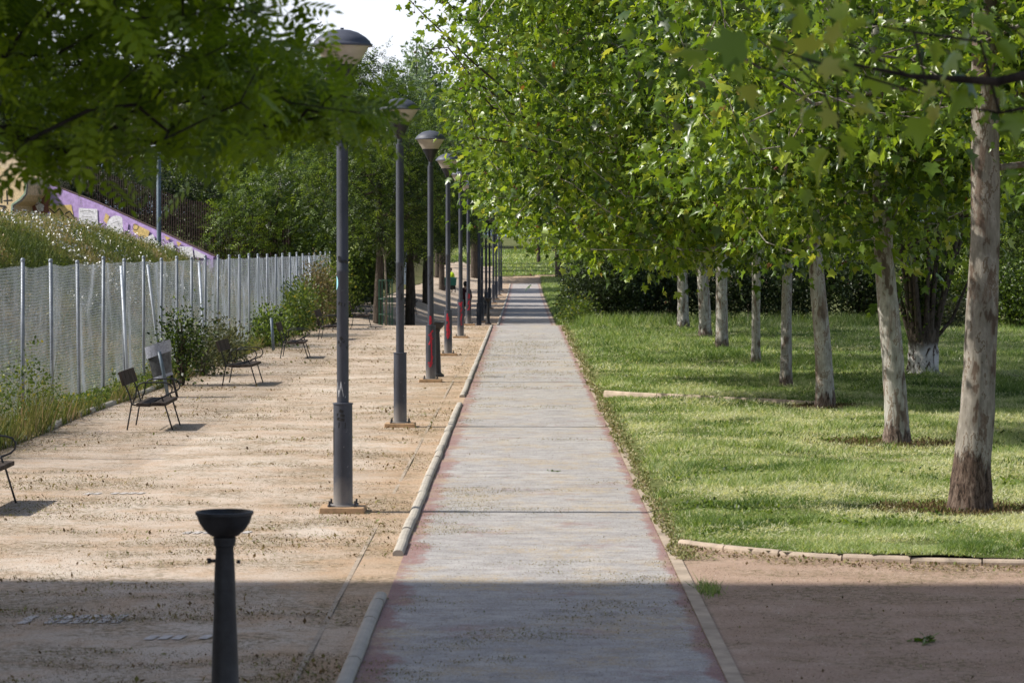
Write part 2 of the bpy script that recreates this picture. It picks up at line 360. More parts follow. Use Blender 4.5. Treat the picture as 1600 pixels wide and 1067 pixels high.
# ------------------------------------------------------------------ kerbs
def kerb_run(mb, pts, w, h, seg, seed):
    rn = random.Random(seed)
    prof = [(-w/2, -.03), (-w/2, h*.55), (-w*.36, h*.86), (-w*.16, h), (w*.16, h), (w*.36, h*.86), (w/2, h*.55), (w/2, -.03)]
    P = np.array(pts, float); L = np.concatenate([[0], np.cumsum(np.linalg.norm(np.diff(P, axis=0), axis=1))])
    def at(s): return np.array([np.interp(s, L, P[:, 0]), np.interp(s, L, P[:, 1])])
    s = 0
    while s < L[-1]-.1:
        e = min(s+seg, L[-1]); vs = []; ox = rn.uniform(-.006, .006); oz = rn.uniform(-.008, .006); nst = 3
        for q in np.linspace(s+.007, e-.007, nst):
            c = at(q); t = at(min(q+.02, L[-1]))-at(max(q-.02, 0)); t /= np.linalg.norm(t)+1e-9; nr = np.array([t[1], -t[0]])
            for (a, z) in prof:
                vs.append((c[0]+nr[0]*(a+ox), c[1]+nr[1]*(a+ox), float(H(c[0], c[1]))+z+oz))
        k = len(prof); fs = [(i*k+j, (i+1)*k+j, (i+1)*k+(j+1) % k, i*k+(j+1) % k) for i in range(nst-1) for j in range(k)]
        fs += [tuple(range(k)), tuple((nst-1)*k+j for j in range(k))[::-1]]
        mb.add(vs, fs); s = e
kb = MB()
for a, b in ((-10, 21.4), (24.35, 47.9), (50.2, 95.5), (97, 232)):
    kerb_run(kb, [(-1.145, a), (-1.145, b)], .10, .055, 1.0, int(a)+50)
o = kb.build('kerb', M['kerb']); tag(o, kind='structure')
kb = MB(); cx = np.concatenate([np.linspace(1.48, 4, 16), np.linspace(4.4, 30, 30)])
kerb_run(kb, [(x, lawn_edge(x)-.03) for x in cx], .09, .06, .62, 3)
tag(kb.build('lawn_kerb', M['kerb_tan']), kind='structure')
kb = MB(); kerb_run(kb, [(1.52, 50.0), (1.7, 49.7), (2.4, 49.0), (3.6, 47.9), (5.1, 46.9)], .085, .15, 1.4, 9)
o = kb.build('lawn_edging', M['kerb_tan']); tag(o, kind='structure')
kb = MB(); kerb_run(kb, [(-7.35, 30), (-7.35, 60)], .13, .07, 1.0, 12)
tag(kb.build('fence_kerb', M['kerb']), kind='structure')

# brick strips let into the gravel
def paver(x0, x1, y, label, rows=1, seed=0):
    rn = random.Random(seed); mb = MB(); x = x0
    while x < x1:
        w = .085
        if rn.random() > .22:
            for r in range(rows):
                yy = y+r*.24+rn.uniform(-.01, .01)+.10*(x-x0)
                mb.add([(x, yy, .007), (x+w*.82, yy, .007), (x+w*.82+.03, yy+.21, .007), (x+.03, yy+.21, .007)], [(0, 1, 2, 3)])
        x += w+.012
    o = mb.build('paver_strip', M['brick']); tag(o, label, 'paving', 'grey paver strips let into the gravel'); return o
paver(-3.45, -2.75, 26.2, 'worn grey paver strip in sunlit gravel, just behind the black fountain', 1, 1)
paver(-3.78, -3.02, 19.9, 'most exposed grey paver strip, in the shade left of the fountain', 2, 2)
paver(-2.72, -2.28, 19.1, 'short pale paver strip in the shade touching the fountain column', 1, 3)
paver(-5.0, -4.25, 30.4, 'faint paver strip beside the nearest bench in the gravel', 1, 4)

# ------------------------------------------------------------------ leaves, crowns
def rdirs(rng, n):
    v = rng.normal(size=(n, 3)); return v/np.linalg.norm(v, axis=1, keepdims=True)
def frames(rng, n, up=.9, droop=.35, fdir=None):
    N = rdirs(rng, n)*(1-up*.5)+np.array([0, 0, up]); N /= np.linalg.norm(N, axis=1, keepdims=True)
    Fd = rdirs(rng, n)
    if fdir is not None: Fd = Fd*.8+fdir
    Fd[:, 2] -= droop; Fd /= np.linalg.norm(Fd, axis=1, keepdims=True)
    N = N-Fd*np.sum(N*Fd, 1, keepdims=True); N /= np.linalg.norm(N, axis=1, keepdims=True)+1e-9
    return np.cross(Fd, N), Fd, N
def stamp(P, size, T, TF, fr):
    R, Fd, N = fr; k = len(T); n = len(P); s = size[:, None, None]
    V = P[:, None, :]+s*(T[None, :, 0:1]*R[:, None, :]+T[None, :, 1:2]*Fd[:, None, :]+T[None, :, 2:3]*N[:, None, :])
    F = (TF[None]+(np.arange(n)*k)[:, None, None]).reshape(-1, TF.shape[1])
    return V.reshape(-1, 3), F
def plane_leaf():
    o = [(0, 0, 0), (.20, -.06, .0), (.46, .10, -.07), (.30, .22, 0), (.56, .50, -.10), (.22, .52, .0), (0, 1.0, -.12), (-.22, .52, 0), (-.56, .50, -.10), (-.30, .22, 0), (-.46, .10, -.07), (-.20, -.06, 0)]
    T = np.array([(0, .3, .05)]+o); TF = np.array([(0, i, i % 12+1) for i in range(1, 13)]); return T, TF
T_PLANE, F_PLANE = plane_leaf()
T_FOLD = T_PLANE*np.array([.62, 1, 1])+np.array([0, 0, 1])*(np.abs(T_PLANE[:, 0:1])*.75-.05)
T_STAR = np.array([(0, 0, 0), (.5, .18, -.07), (.18, .42, .03), (0, 1, -.1), (-.18, .42, .03), (-.5, .18, -.07)]); F_STAR = np.array([(0, 1, 2), (0, 2, 3), (0, 3, 4), (0, 4, 5)])
T_RH = np.array([(0, 0, 0), (.3, .45, .04), (0, 1, 0), (-.3, .45, .04)]); F_RH = np.array([(0, 1, 2, 3)])
def pinnate(n=6):
    T = []; F = []
    for i in range(n):
        y = .12+.8*i/n
        for sgn in (-1, 1):
            L = .30*(1-.35*abs(i/n-.4)); w = .062; a = sgn*1.05; dx, dy = math.sin(a), math.cos(a); px, py = dy*w, -dx*w; b = len(T)
            T += [(0, y, 0), (dx*L*.45+px, y+dy*L*.45+py, -.02), (dx*L, y+dy*L, -.05), (dx*L*.45-px, y+dy*L*.45-py, -.02)]; F.append((b, b+1, b+2, b+3))
    b = len(T); T += [(0, .95, -.03), (.05, 1.06, -.04), (0, 1.2, -.08), (-.05, 1.06, -.04)]; F.append((b, b+1, b+2, b+3))
    b = len(T); T += [(-.006, 0, 0), (.006, 0, 0), (.004, 1, -.03), (-.004, 1, -.03)]; F.append((b, b+1, b+2, b+3))
    return np.array(T), np.array(F)
T_PIN, F_PIN = pinnate(5)
T_PIN4, F_PIN4 = pinnate(3)
SHAPES = {'plane': (T_PLANE, F_PLANE), 'star': (T_STAR, F_STAR), 'rh': (T_RH, F_RH), 'pin': (T_PIN, F_PIN), 'pin4': (T_PIN4, F_PIN4)}

def ell_clusters(rng, k, ells, keep=None, shell=.45):
    out = []; w = np.array([e[3]*e[4]*e[5] for e in ells]); w = w/w.sum()
    while len(out) < k:
        e = ells[rng.choice(len(ells), p=w)]; d = rdirs(rng, 1)[0]; r = (shell+(1-shell)*rng.random()**.6)*rng.uniform(.85, 1.08)
        p = np.array(e[:3])+d*np.array(e[3:6])*r
        if keep is None or keep(p): out.append(p)
    return np.array(out)
def crown_mesh(name, Cl, per, cr, size, shape, mat, rng, parent, up=.9, droop=.35, flat=.6, tshift=0.0):
    n = len(Cl)*per; c = np.repeat(Cl, per, 0); off = rng.normal(size=(n, 3))*cr; off[:, 2] *= flat
    P = c+off; fd = off/(np.linalg.norm(off, axis=1, keepdims=True)+1e-6)
    T, TF = SHAPES[shape]; sz = size*np.clip(rng.lognormal(-.12, .3, n), .4, 1.5); fr = frames(rng, n, up, droop, fd*.9)
    V, F = stamp(P, sz, T, TF, fr)
    if shape == 'plane':   # half of the leaves are folded along the midrib
        V2, _ = stamp(P, sz, T_FOLD, TF, fr); msk = np.repeat(rng.random(n) < .55, len(T)); V = np.where(msk[:, None], V2, V)
    ct = np.repeat(rng.normal(0, .17, len(Cl)), per)
    t = np.clip(.42+tshift+ct+rng.normal(0, .2, n), 0, .94); t = np.where((rng.random(n) < .003) & (per > 10), rng.uniform(.95, 1, n), t)
    return np_mesh(name, V, F, mat, parent, np.repeat(t, len(T)))
def skeleton(trunk, Cl, rng, r_twig=.009, z_min=None, rmax=.12, step=.7, arch=.12):
    """connect every leaf cluster to the nearest limb; returns node lists"""
    T = np.array([p for p, r in trunk], float); zt = T[:, 2]; tl = float(zt.max()); zb = z_min if z_min is not None else float(zt.min())
    nodes = []; par = []
    zz = np.linspace(zb, tl, 9)
    for z in zz:
        nodes.append(np.array([np.interp(z, zt, T[:, 0]), np.interp(z, zt, T[:, 1]), z])); par.append(-1)
    axis = nodes[len(nodes)//2]; order = np.argsort(np.linalg.norm(Cl-axis, axis=1)); N = np.zeros((len(Cl)*14+400, 3)); n = len(nodes); N[:n] = nodes
    par = list(par)
    for ci in order:
        c = Cl[ci]; d = c-N[:n]; D = np.linalg.norm(d, axis=1); up = np.maximum(-d[:, 2]*1.0, 0)
        j = int(np.argmin(D+up*1.2)); L = D[j]; k = max(1, int(L/step)); a = N[j].copy(); last = j
        for q in range(1, k+1):
            t = q/k; p = a+(c-a)*t; p[2] += arch*L*math.sin(PI*t)*.6
            if q < k: p += rng.normal(size=3)*.05*min(L, 1.5)
            if n < len(N): N[n] = p; par.append(last); last = n; n += 1
    cnt = np.zeros(n)
    has = np.zeros(n, bool)
    for i in range(n):
        if par[i] >= 0: has[par[i]] = True
    for i in range(n-1, -1, -1):
        if not has[i]: cnt[i] = max(cnt[i], 1)
        if par[i] >= 0: cnt[par[i]] += cnt[i]
    R = np.minimum(r_twig*np.sqrt(np.maximum(cnt, 1)), rmax)
    return N[:n], par, R
def skel_mesh(mb, N, par, R, sides=5, rmin=0.0):
    for i, p in enumerate(par):
        if p >= 0 and R[i] >= rmin: mb.tube([N[p], N[i]], [min(R[p], R[i]*1.25), R[i]], sides if R[i] > .02 else 3, False)

def trunk_mesh(mb, pts, n=14, jit=.03, flare=0.0):
    P = np.array([p for p, r in pts], float); R = np.array([r for p, r in pts]); t = np.arange(len(pts)); tt = np.linspace(0, len(pts)-1, (len(pts)-1)*4+1)
    Q = np.stack([np.interp(tt, t, P[:, i]) for i in range(3)], 1); RR = np.interp(tt, t, R)
    mb.tube(Q, RR, n, True, jit)

# ------------------------------------------------------------------ plane trees
sun_el = math.radians(42); cot = 1/math.tan(sun_el)
def plane_tree(base, trunk, ells, k, per, size, shape, label, seed, cr=.36, keep=None, seeds=0, top_r=.07, tshift=0.0, group='plane trees in a row on the lawn', bark=None):
    rng = np.random.default_rng(seed); bz = float(H(base[0], base[1]))+.03
    t = thing('plane_tree', label, 'tree', (base[0], base[1], bz), 0, group)
    tr = [((p[0]-base[0], p[1]-base[1], p[2]-bz), r) for p, r in trunk]
    r0 = tr[0][1]; z0 = tr[0][0]
    tr = [((z0[0], z0[1], -.12), r0*1.5), ((z0[0], z0[1], .06), r0*1.2)]+[((z0[0]*.85+tr[1][0][0]*.15, z0[1], .45), r0)]+tr[1:]
    mb = MB(); trunk_mesh(mb, tr, 26, .05)
    e2 = [(e[0]-base[0], e[1]-base[1], e[2]-bz)+tuple(e[3:6]) for e in ells]
    kp = (lambda p: keep(p+np.array([base[0], base[1], bz]))) if keep else None
    Cl = ell_clusters(rng, k, e2, kp)
    N, par, R = skeleton(tr, Cl, rng, .0085, 2.9, .10)
    skel_mesh(mb, N, par, R, 6); mb.build('trunk', bark or M['plane'], t, True)
    c = crown_mesh('crown', Cl, per, cr, size, shape, M['l_plane'], rng, t, .55, .5, .75, tshift)
    if seeds:
        P = Cl[rng.choice(len(Cl), seeds)]+rng.normal(size=(seeds, 3))*.35; P[:, 2] -= .1
        ico = np.array([(0, 0, 1), (1, 0, 0), (0, 1, 0), (-1, 0, 0), (0, -1, 0), (0, 0, -1.0)]); f = np.array([(0, 1, 2), (0, 2, 3), (0, 3, 4), (0, 4, 1), (5, 2, 1), (5, 3, 2), (5, 4, 3), (5, 1, 4)])
        P = np.concatenate([P, P+rng.normal(size=P.shape)*.04]); n = len(P)
        V = (P[:, None]+ico[None]*.021).reshape(-1, 3); F = (f[None]+(np.arange(n)*6)[:, None, None]).reshape(-1, 3)
        s = np_mesh('seed_balls', V, F, M['seed'], t, None, True); s['kind'] = 'stuff'
    return t
def shade_ok(lim_lo, lim_hi, y0, y1, p_drop, rng=random.Random(3)):
    def f(p):
        xs = p[0]+cot*p[2]
        if y0 < p[1] < y1 and lim_lo < xs < lim_hi and rng.random() < p_drop: return False
        return True
    return f
def band(zmin=2.75, xl=None, extra=None):
    def f(p):
        lo = -1.5 if p[2] > 6.2 else -1.5+(6.2-p[2])*.36
        if p[0] < lo: return False
        if p[2] < zmin+.25*math.sin(p[0]*2.1+p[1]*1.3): return False
        return extra(p) if extra else True
    return f
PT = [
 # base, trunk(list of (x,y,z),r), ellipsoids, clusters, per, leaf size, shape, keep
 dict(base=(4.68, 28.1), trunk=[((4.68, 28.1, 0), .20), ((4.76, 28.1, 1.3), .175), ((4.82, 28.1, 2.9), .155), ((4.80, 28.1, 5.2), .13), ((4.8, 28.1, 8.5), .06)],
      ells=[(7.0, 28.6, 7.2, 3.6, 4.2, 3.2), (6.6, 30, 5.0, 2.4, 3.0, 1.6), (3.9, 28.6, 5.0, 2.6, 2.6, 1.7)], k=500, per=44, size=.145, shape='plane', keep=band(3.15, None, lambda p: p[0] > 1.3 and p[0]+cot*p[2] > 5.6), seeds=120,
      label='nearest plane tree at the right with the thickest mottled trunk'),
 dict(base=(5.23, 37.6), trunk=[((5.23, 37.6, 0), .165), ((5.17, 37.6, 1.2), .15), ((5.04, 37.6, 2.6), .135), ((4.95, 37.6, 4.5), .11), ((4.9, 37.6, 8), .05)],
      ells=[(5.4, 38.3, 6.6, 4.2, 4.0, 3.4), (4.8, 39, 4.0, 3.0, 3.0, 1.5)], k=600, per=50, size=.145, shape='plane', keep=band(2.6, None, lambda p: p[0]+cot*p[2] > 6.1), seeds=200,
      label='second plane tree from the right, trunk leaning left over a mulch ring'),
 dict(base=(5.2, 46.3), trunk=[((5.2, 46.3, 0), .155), ((5.15, 46.3, 1.2), .14), ((5.02, 46.3, 2.6), .125), ((4.9, 46.3, 4.5), .10), ((4.9, 46.3, 8), .05)],
      ells=[(3.6, 48, 6.4, 5.6, 4.6, 3.6), (2.8, 48.5, 3.9, 4.2, 3.5, 1.5)], k=760, per=58, size=.145, shape='plane', keep=band(2.45, None, shade_ok(0, 5.2, 40, 47.5, .9)), seeds=260,
      label='third plane tree from the right with peeling white bark, beside the tan edging'),
 dict(base=(5.23, 53.5), trunk=[((5.23, 53.5, 0), .115), ((5.23, 53.5, 1.2), .105), ((5.25, 53.5, 2.6), .10), ((5.2, 53.5, 4.5), .08), ((5.1, 53.5, 8), .05)],
      ells=[(3.4, 55, 6.2, 5.4, 4.6, 3.6), (2.2, 55, 4.0, 3.6, 3.6, 1.3)], k=720, per=58, size=.145, shape='plane', keep=band(2.4, None, shade_ok(.5, 9, 0, 200, .5)), seeds=220,
      label='fourth plane tree from the right, thin trunk kinked near its foot'),
 dict(base=(5.5, 63.6), trunk=[((5.5, 63.6, 0), .105), ((5.5, 63.6, 1.2), .10), ((5.5, 63.6, 2.6), .10), ((5.4, 63.6, 4.5), .08), ((5.3, 63.6, 8), .05)],
      ells=[(3.6, 64.5, 6.2, 5.4, 4.8, 3.6), (2.4, 64.5, 4.0, 3.8, 4, 1.3)], k=480, per=36, size=.165, shape='star', keep=band(2.6, None, shade_ok(.5, 9, 0, 200, .5)), seeds=120,
      label='fifth plane tree from the right, slimmest straight pale trunk'),
 dict(base=(5.42, 73.5), trunk=[((5.42, 73.5, 0), .165), ((5.42, 73.5, 1.2), .155), ((5.4, 73.5, 2.6), .15), ((5.3, 73.5, 4.5), .12), ((5.2, 73.5, 8), .05)],
      ells=[(3.6, 74.5, 6.2, 5.4, 5.0, 3.6), (2.4, 74.5, 4.0, 3.8, 4, 1.3)], k=460, per=34, size=.17, shape='star', keep=band(2.75, None, shade_ok(.5, 9, 0, 200, .5)),
      label='sixth plane tree from the right, trunk just before a close pair'),
 dict(base=(5.64, 83.4), trunk=[((5.64, 83.4, 0), .19), ((5.6, 83.4, 1.2), .18), ((5.5, 83.4, 2.6), .16), ((5.4, 83.4, 4.5), .12), ((5.3, 83.4, 8), .05)],
      ells=[(3.6, 84, 6.2, 5.4, 5.2, 3.6), (2.6, 84, 3.9, 3.8, 4, 1.2)], k=440, per=32, size=.18, shape='star', keep=band(2.8, None, shade_ok(.5, 9, 0, 200, .5)),
      label='seventh plane tree from the right, before the dark hedge'),
 dict(base=(5.47, 92.0), trunk=[((5.47, 92, 0), .195), ((5.45, 92, 1.2), .18), ((5.4, 92, 2.6), .17), ((5.3, 92, 4.5), .12), ((5.2, 92, 8), .05)],
      ells=[(3.6, 93, 6.2, 5.2, 5.2, 3.6), (2.8, 93, 3.9, 3.6, 4, 1.2)], k=440, per=32, size=.18, shape='star', keep=band(2.8, None, shade_ok(.5, 9, 0, 200, .5)),
      label='farthest plane tree of the lawn row, touching the dark hedge'),
]
for i, d in enumerate(PT):
    plane_tree(d['base'], d['trunk'], d['ells'], d['k'], d['per'], d['size'], d['shape'], d['label'], 100+i, keep=d.get('keep'), seeds=d.get('seeds', 0), bark=M['plane_old'] if i == 0 else None)

# bare twigs with hanging seed balls at the edge of the crown
def seed_twigs(tree, d):
    rng = np.random.default_rng(8); b = tree.location; w = lambda px, py, dy=0: ((px-818)/4200*d-b[0], d-b[1]+dy, 2.8+(387-py)/4200*d-b[2]); mb = MB(); sb = MB(); lf = []
    for k, pts in enumerate([[(800, 150), (735, 95), (700, 60), (668, 30), (640, 2), (632, -12)], [(790, 160), (745, 130), (700, 75), (668, 78), (655, 72)], [(780, 50), (725, 30), (690, -5), (672, -25)], [(840, 190), (770, 168), (735, 130), (722, 105)], [(900, 260), (800, 222), (745, 215), (735, 180), (715, 160)]]):
        P = [w(x, y, .1*k) for x, y in pts]; mb.tube(P, [.022*(1-.8*i/(len(P)-1)) for i in range(len(P))], 5)
        for p, q in zip(P[1:-1], P[2:]):
            for f in (.2, .7):
                c = np.array(p)*(1-f)+np.array(q)*f; e = c+np.array([rng.normal()*.06, rng.normal()*.05, -rng.uniform(.06, .16)]); mb.tube([c, (c+e)/2+[.01, 0, 0], e], .003, 4)
                sb.lathe([(0, -.019), (.014, -.013), (.019, 0), (.014, .013), (0, .019)], 7, tuple(e))
                if rng.random() < .6: lf.append(c+rng.normal(size=3)*.07)
    mb.build('twig', M['bark'], tree, True); sb.build('hanging_seed_balls', M['seed'], tree, True)['kind'] = 'stuff'
    crown_mesh('twig_leaves', np.array(lf), 3, .05, .14, 'plane', M['l_plane'], rng, tree, .5, .5, .8, .1)
seed_twigs(next(o for o in bpy.data.objects if o.name == 'plane_tree.002'), 47.0)

# ------------------------------------------------------------------ generic trees (prototype, then copies)
def proto_tree(name, h, cb, rad, k, per, size, shape, lm, bm, seed, tr=.14, cr=.36, wide=1.0, up=.7, droop=.2, lobes=5, top=None, tshift=0.0):
    rng = np.random.default_rng(seed)
    t = thing(name, None, None)
    tk = [((0, 0, -.3), tr*1.2), ((.05, 0, cb*.5), tr), ((rng.uniform(-.2, .2), 0, cb), tr*.85), ((rng.uniform(-.3, .3), 0, (cb+h)*.5), tr*.5), ((0, 0, h*.88), tr*.2)]
    mb = MB(); trunk_mesh(mb, tk, 10, .04)
    ells = [(0, 0, (h+cb)/2, rad, rad, (h-cb)/2)]
    for i in range(lobes):
        a = rng.uniform(0, 6.28); q = rad*rng.uniform(.35, .75); zz = rng.uniform(cb+(h-cb)*.2, h-(h-cb)*.15); rr = rad*rng.uniform(.3, .55)
        ells.append((q*math.cos(a), q*math.sin(a), zz, rr, rr, rr*.8))
    Cl = ell_clusters(rng, k, ells, None, .5)
    N, par, R = skeleton(tk, Cl, rng, .011, cb*.8, tr*.6, 1.0)
    skel_mesh(mb, N, par, R, 5, .012); mb.build('trunk', bm, t, True)
    crown_mesh('crown', Cl, per, cr, size, shape, lm, rng, t, up, droop, .65, tshift)
    return t
def place(proto, used, x, y, s, rz, label, cat, group, sz=None, zoff=0):
    o = copy_thing(proto) if used.get(proto.name) else proto
    used[proto.name] = True
    o.location = (x, y, float(H(x, y))+zoff); o.scale = (s, s, sz or s); o.rotation_euler = (0, 0, rz); tag(o, label, cat, group); return o
U = {}
locA = proto_tree('broadleaf_tree', 8.6, 2.7, 3.4, 330, 34, 
 .33, 'pin4', M['l_mid'], M['bark'], 21, .17)
locB = proto_tree('broadleaf_tree', 9.4, 3.0, 3.6, 330, 34, .33, 'pin4', M['l_mid'], M['bark'], 22, .19, tshift=-.08)
low = proto_tree('broadleaf_tree', 6.4, .5, 3.0, 360, 36, .34, 'pin4', M['l_mid'], M['bark_d'], 25, .12, tshift=.10)
dkA = proto_tree('evergreen_tree', 9.5, 1.2, 3.2, 380, 30, .22, 'rh', M['l_dark'], M['bark_d'], 23, .2)
gry = proto_tree('olive_tree', 8.5, 2.6, 3.6, 380, 30, .17, 'rh', M['l_grey'], M['corten'], 24, .17)
# row of trees left of the lamps
row = [(-5.65, 104, 1.0, .3, locA, 'tree with a leaning trunk beside the second lamp, first of the left row'),
       (-4.75, 112.5, .95, 1.7, locB, 'slim tree second in the left row, just past the green tree guard'),
       (-5.7, 138, 1.0, 2.6, locA, 'tree third in the left row, dark trunk in the shade'),
       (-5.35, 148, 1.0, 4.1, locB, 'tree fourth in the left row, beside the third lamp'),
       (-6.0, 172, 1.05, 5.0, locA, 'tree fifth in the left row, brown trunk in the sun'),
       (-5.7, 187, 1.0, .9, locB, 'tree sixth in the left row, by the worker in yellow'),
       (-6.4, 212, 1.1, 3.0, locA, 'last tree of the left row before the cross path')]
for x, y, s, rz, p, lb in row: place(p, U, x, y, s, rz, lb, 'tree', 'trees in a row left of the lamps')
bushy = [(-9.9, 110, 1.0, .4, low, 'bright green bushy tree with leaves down to the fence end'),
         (-7.7, 113, .72, 2.1, low, 'smaller bright green tree right of the fence end'),
         (-12.6, 119, 1.15, 3.3, low, 'broad green tree behind the brown bar fence, right of the grey lamp'),
         (-9.3, 127, 1.3, 1.0, locB, 'tall tree rising over the fence end'),
         (-8.6, 150, 1.25, 5.5, locA, 'tall tree over the second lamp head'),
         (-11.8, 140, 1.35, 4.4, locA, 'tall tree behind the bright bushy ones'),
         (-9.0, 175, 1.4, 2.4, locB, 'tall tree right of the third lamp head'),
         (-9.6, 205, 1.3, .2, locA, 'far tree under the poplars')]
for x, y, s, rz, p, lb in bushy: place(p, U, x, y, s, rz, lb, 'tree', 'green trees beyond the wire fence')
darks = [(-16.6, 127, .9, 0, gry, 'olive green tree right behind the bar fence, left of the grey lamp'),
         (-14.2, 124, .82, 1.9, gry, 'olive green tree with red brown trunk right of the grey lamp'),
         (-19.5, 132, 1.1, 3.9, gry, 'olive green tree above the purple graffiti'),
         (-23.8, 131, 1.1, 2.0, dkA, 'dark evergreen at the far left above the graffiti'),
         (-20.6, 140, 1.2, .7, dkA, 'dark evergreen second from the left'),
         (-16.8, 146, 1.25, 3.1, dkA, 'dark evergreen behind the olive green trees'),
         (-12.9, 150, 1.2, 5.1, dkA, 'dark evergreen just left of the bright bushy tree'),
         (-28.0, 138, 1.3, 4.4, dkA, 'dark evergreen at the left edge'),
         (-10.0, 160, 1.1, 2.2, dkA, 'dark evergreen behind the left tree row'),
         (-7.4, 132, .5, 1.2, dkA, 'low dark evergreen between the first two trunks of the left row'),
         (-9.0, 142, .55, 2.9, dkA, 'low dark evergreen between the third and fourth trunks of the left row'), (-8.3, 163, .55, .9, dkA, 'low dark evergreen beside the fifth trunk of the left row'), (-8.2, 118, .42, 2.2, dkA, 'low dark evergreen behind the tree guard')]
for x, y, s, rz, p, lb in darks: place(p, U, x, y, s, rz, lb, 'tree', 'dark trees behind the bar fence')
for k_, (x, y, s, nm_) in enumerate([(-21.5, 114, .42, 'above the white outlined rust patch'), (-19.4, 112.5, .36, 'behind the white lettering of the ramp wall'), (-17.4, 114, .40, 'left of the grey lamp, low behind the bars'), (-15.4, 112.5, .38, 'just left of the grey lamp, low behind the bars'), (-13.4, 113.5, .42, 'right of the grey lamp, low behind the bars'), (-11.6, 113, .40, 'where the bar fence ends')]): place(dkA, U, x, y, s, k_*1.3, 'low dark bush '+nm_, 'shrub', 'dark bushes close behind the bar fence')
rt = [(9.5, 112, 1.1, .5, locB, 'tree behind the hedge, left of the ivy covered tree'), (14.5, 108, 1.0, 2.5, locA, 'tree behind the hedge, right of the ivy covered tree'),
      (17.8, 98, .95, 4.0, low, 'bright green tree at the right edge beyond the lawn'), (5.0, 118, 1.1, 1.2, locA, 'tree behind the left part of the hedge'),
      (20.5, 112, 1.2, 3.4, dkA, 'dark evergreen at the right edge'), (12.0, 124, 1.3, 5.2, dkA, 'dark evergreen behind the hedge, right of its middle'), (7.2, 130, 1.3, .1, dkA, 'dark evergreen behind the hedge, left of its middle'),
      (3.6, 150, 1.0, 2.2, locB, 'tree far behind the hedge beside the path')]
for x, y, s, rz, p, lb in rt: place(p, U, x, y, s, rz, lb, 'tree', 'trees behind the hedge')
tl = [(-7.6, 238, 1.45, .6, 'leftmost'), (-4.4, 244, 1.75, 2.9, 'middle'), (3.2, 246, 1.5, 1.9, 'rightmost')]
for x, y, s, rz, q in tl: place(locB, U, x, y, s, rz, q+' of three tall leafy trees at the end of the path', 'tree', 'tall trees at the end of the path')
fr_ = [(-9, 312, 1.3, .2), (-3.5, 322, 1.25, 1.1), (2, 318, 1.35, 2.0), (7.5, 325, 1.2, 3.2), (13, 316, 1.3, 4.1), (-15, 325, 1.4, 5.2), (19, 322, 1.3, .9)]
nm = ['left of the poplars', 'left of the path', 'straight over the path', 'just right of the path', 'behind the hedge', 'left of the lamps', 'farthest right']
for (x, y, s, rz), q in zip(fr_, nm): place(locA if int(y) % 2 else dkA, U, x, y, s, rz, 'distant tree on the far grass bank, '+q, 'tree', 'distant trees on the bank')
place(locB, U, 1.55, 279, .95, 1.0, 'small lone tree with a pale trunk on the far grass bank', 'tree', None)

# poplars
def poplar(x, y, h, rad, label, seed):
    rng = np.random.default_rng(seed); z = float(H(x, y)); t = thing('poplar_tree', label, 'tree', (x, y, z), 0, 'poplars on the skyline')
    tk = [((0, 0, -.3), .3), ((0, 0, h*.5), .18), ((0, 0, h*.95), .04)]; mb = MB(); trunk_mesh(mb, tk, 8, .03)
    Cl = []
    for i in range(26):
        a = rng.uniform(0, 6.28); q = rad*rng.uniform(.1, 1); b = rng.uniform(.1, .5)*h; top = h*(1-.13*(q/rad))*rng.uniform(.82, 1.0)
        for zz in np.arange(b, top, .55):
            f = (zz-b)/(top-b+.01); Cl.append((q*(.3+.7*min(1, f*2))*math.cos(a), q*(.3+.7*min(1, f*2))*math.sin(a), zz))
    Cl = np.array(Cl)+rng.normal(size=(len(Cl), 3))*.12
    mb.build('trunk', M['bark'], t, True); crown_mesh('crown', Cl, 20, .26, .34, 'rh', M['l_pop'], rng, t, .2, -.4, 1.3)
poplar(-10.4, 262, 22.6, 2.8, 'tallest poplar on the skyline between the second and third lamps', 41)
poplar(-7.8, 268, 18.8, 2.4, 'shorter poplar at the right of the tallest one', 42)
poplar(-13.4, 275, 18.2, 1.5, 'thin poplar left of the tallest one, behind the first lamp', 43)

# hedge and other shrubs
def shrub(name, x, y, rx, ry, h, k, per, size, lm, label, seed, group=None, cat='shrub', shape='rh', cr=.22, up=.4, droop=-.2, flowers=0, tshift=0):
    rng = np.random.default_rng(seed); z = float(H(x, y)); t = thing(name, label, cat, (x, y, z), 0, group)
    ells = [(0, 0, h*.5, rx, ry, h*.5)]+[(rng.uniform(-.5, .5)*rx, rng.uniform(-.5, .5)*ry, rng.uniform(.35, .8)*h, rx*.5, ry*.5, h*.25) for _ in range(4)]
    Cl = ell_clusters(rng, k, ells, lambda p: p[2] > .08, .35)
    mb = MB()
    for i in range(min(k, 26)):
        c = Cl[i]; mb.tube([(c[0]*.12, c[1]*.12, -.05), (c[0]*.5, c[1]*.5, c[2]*.55), tuple(c)], [.022, .014, .006], 4, False)
    mb.build('stems', M['bark'], t); crown_mesh('foliage', Cl, per, cr, size, shape, lm, rng, t, up, droop, 1.0, tshift)
    if flowers:
        P = Cl[rng.choice(k, flowers)]*1.06+rng.normal(size=(flowers, 3))*.15
        V, F = stamp(P, np.full(flowers, .09)*rng.uniform(.6, 1.3, flowers), T_STAR, F_STAR, frames(rng, flowers, .3, 0)); s = np_mesh('flowers', V, F, M['flower'], t); s['kind'] = 'stuff'
    return t
hg = 'dark shrubs forming the hedge behind the lawn'
shrub('hedge_shrub', 3.1, 98.5, 1.5, 2.0, 3.3, 560, 42, .11, M['l_dark'], 'rounded dark hedge shrub at the path end of the hedge', 51, hg, tshift=.12)
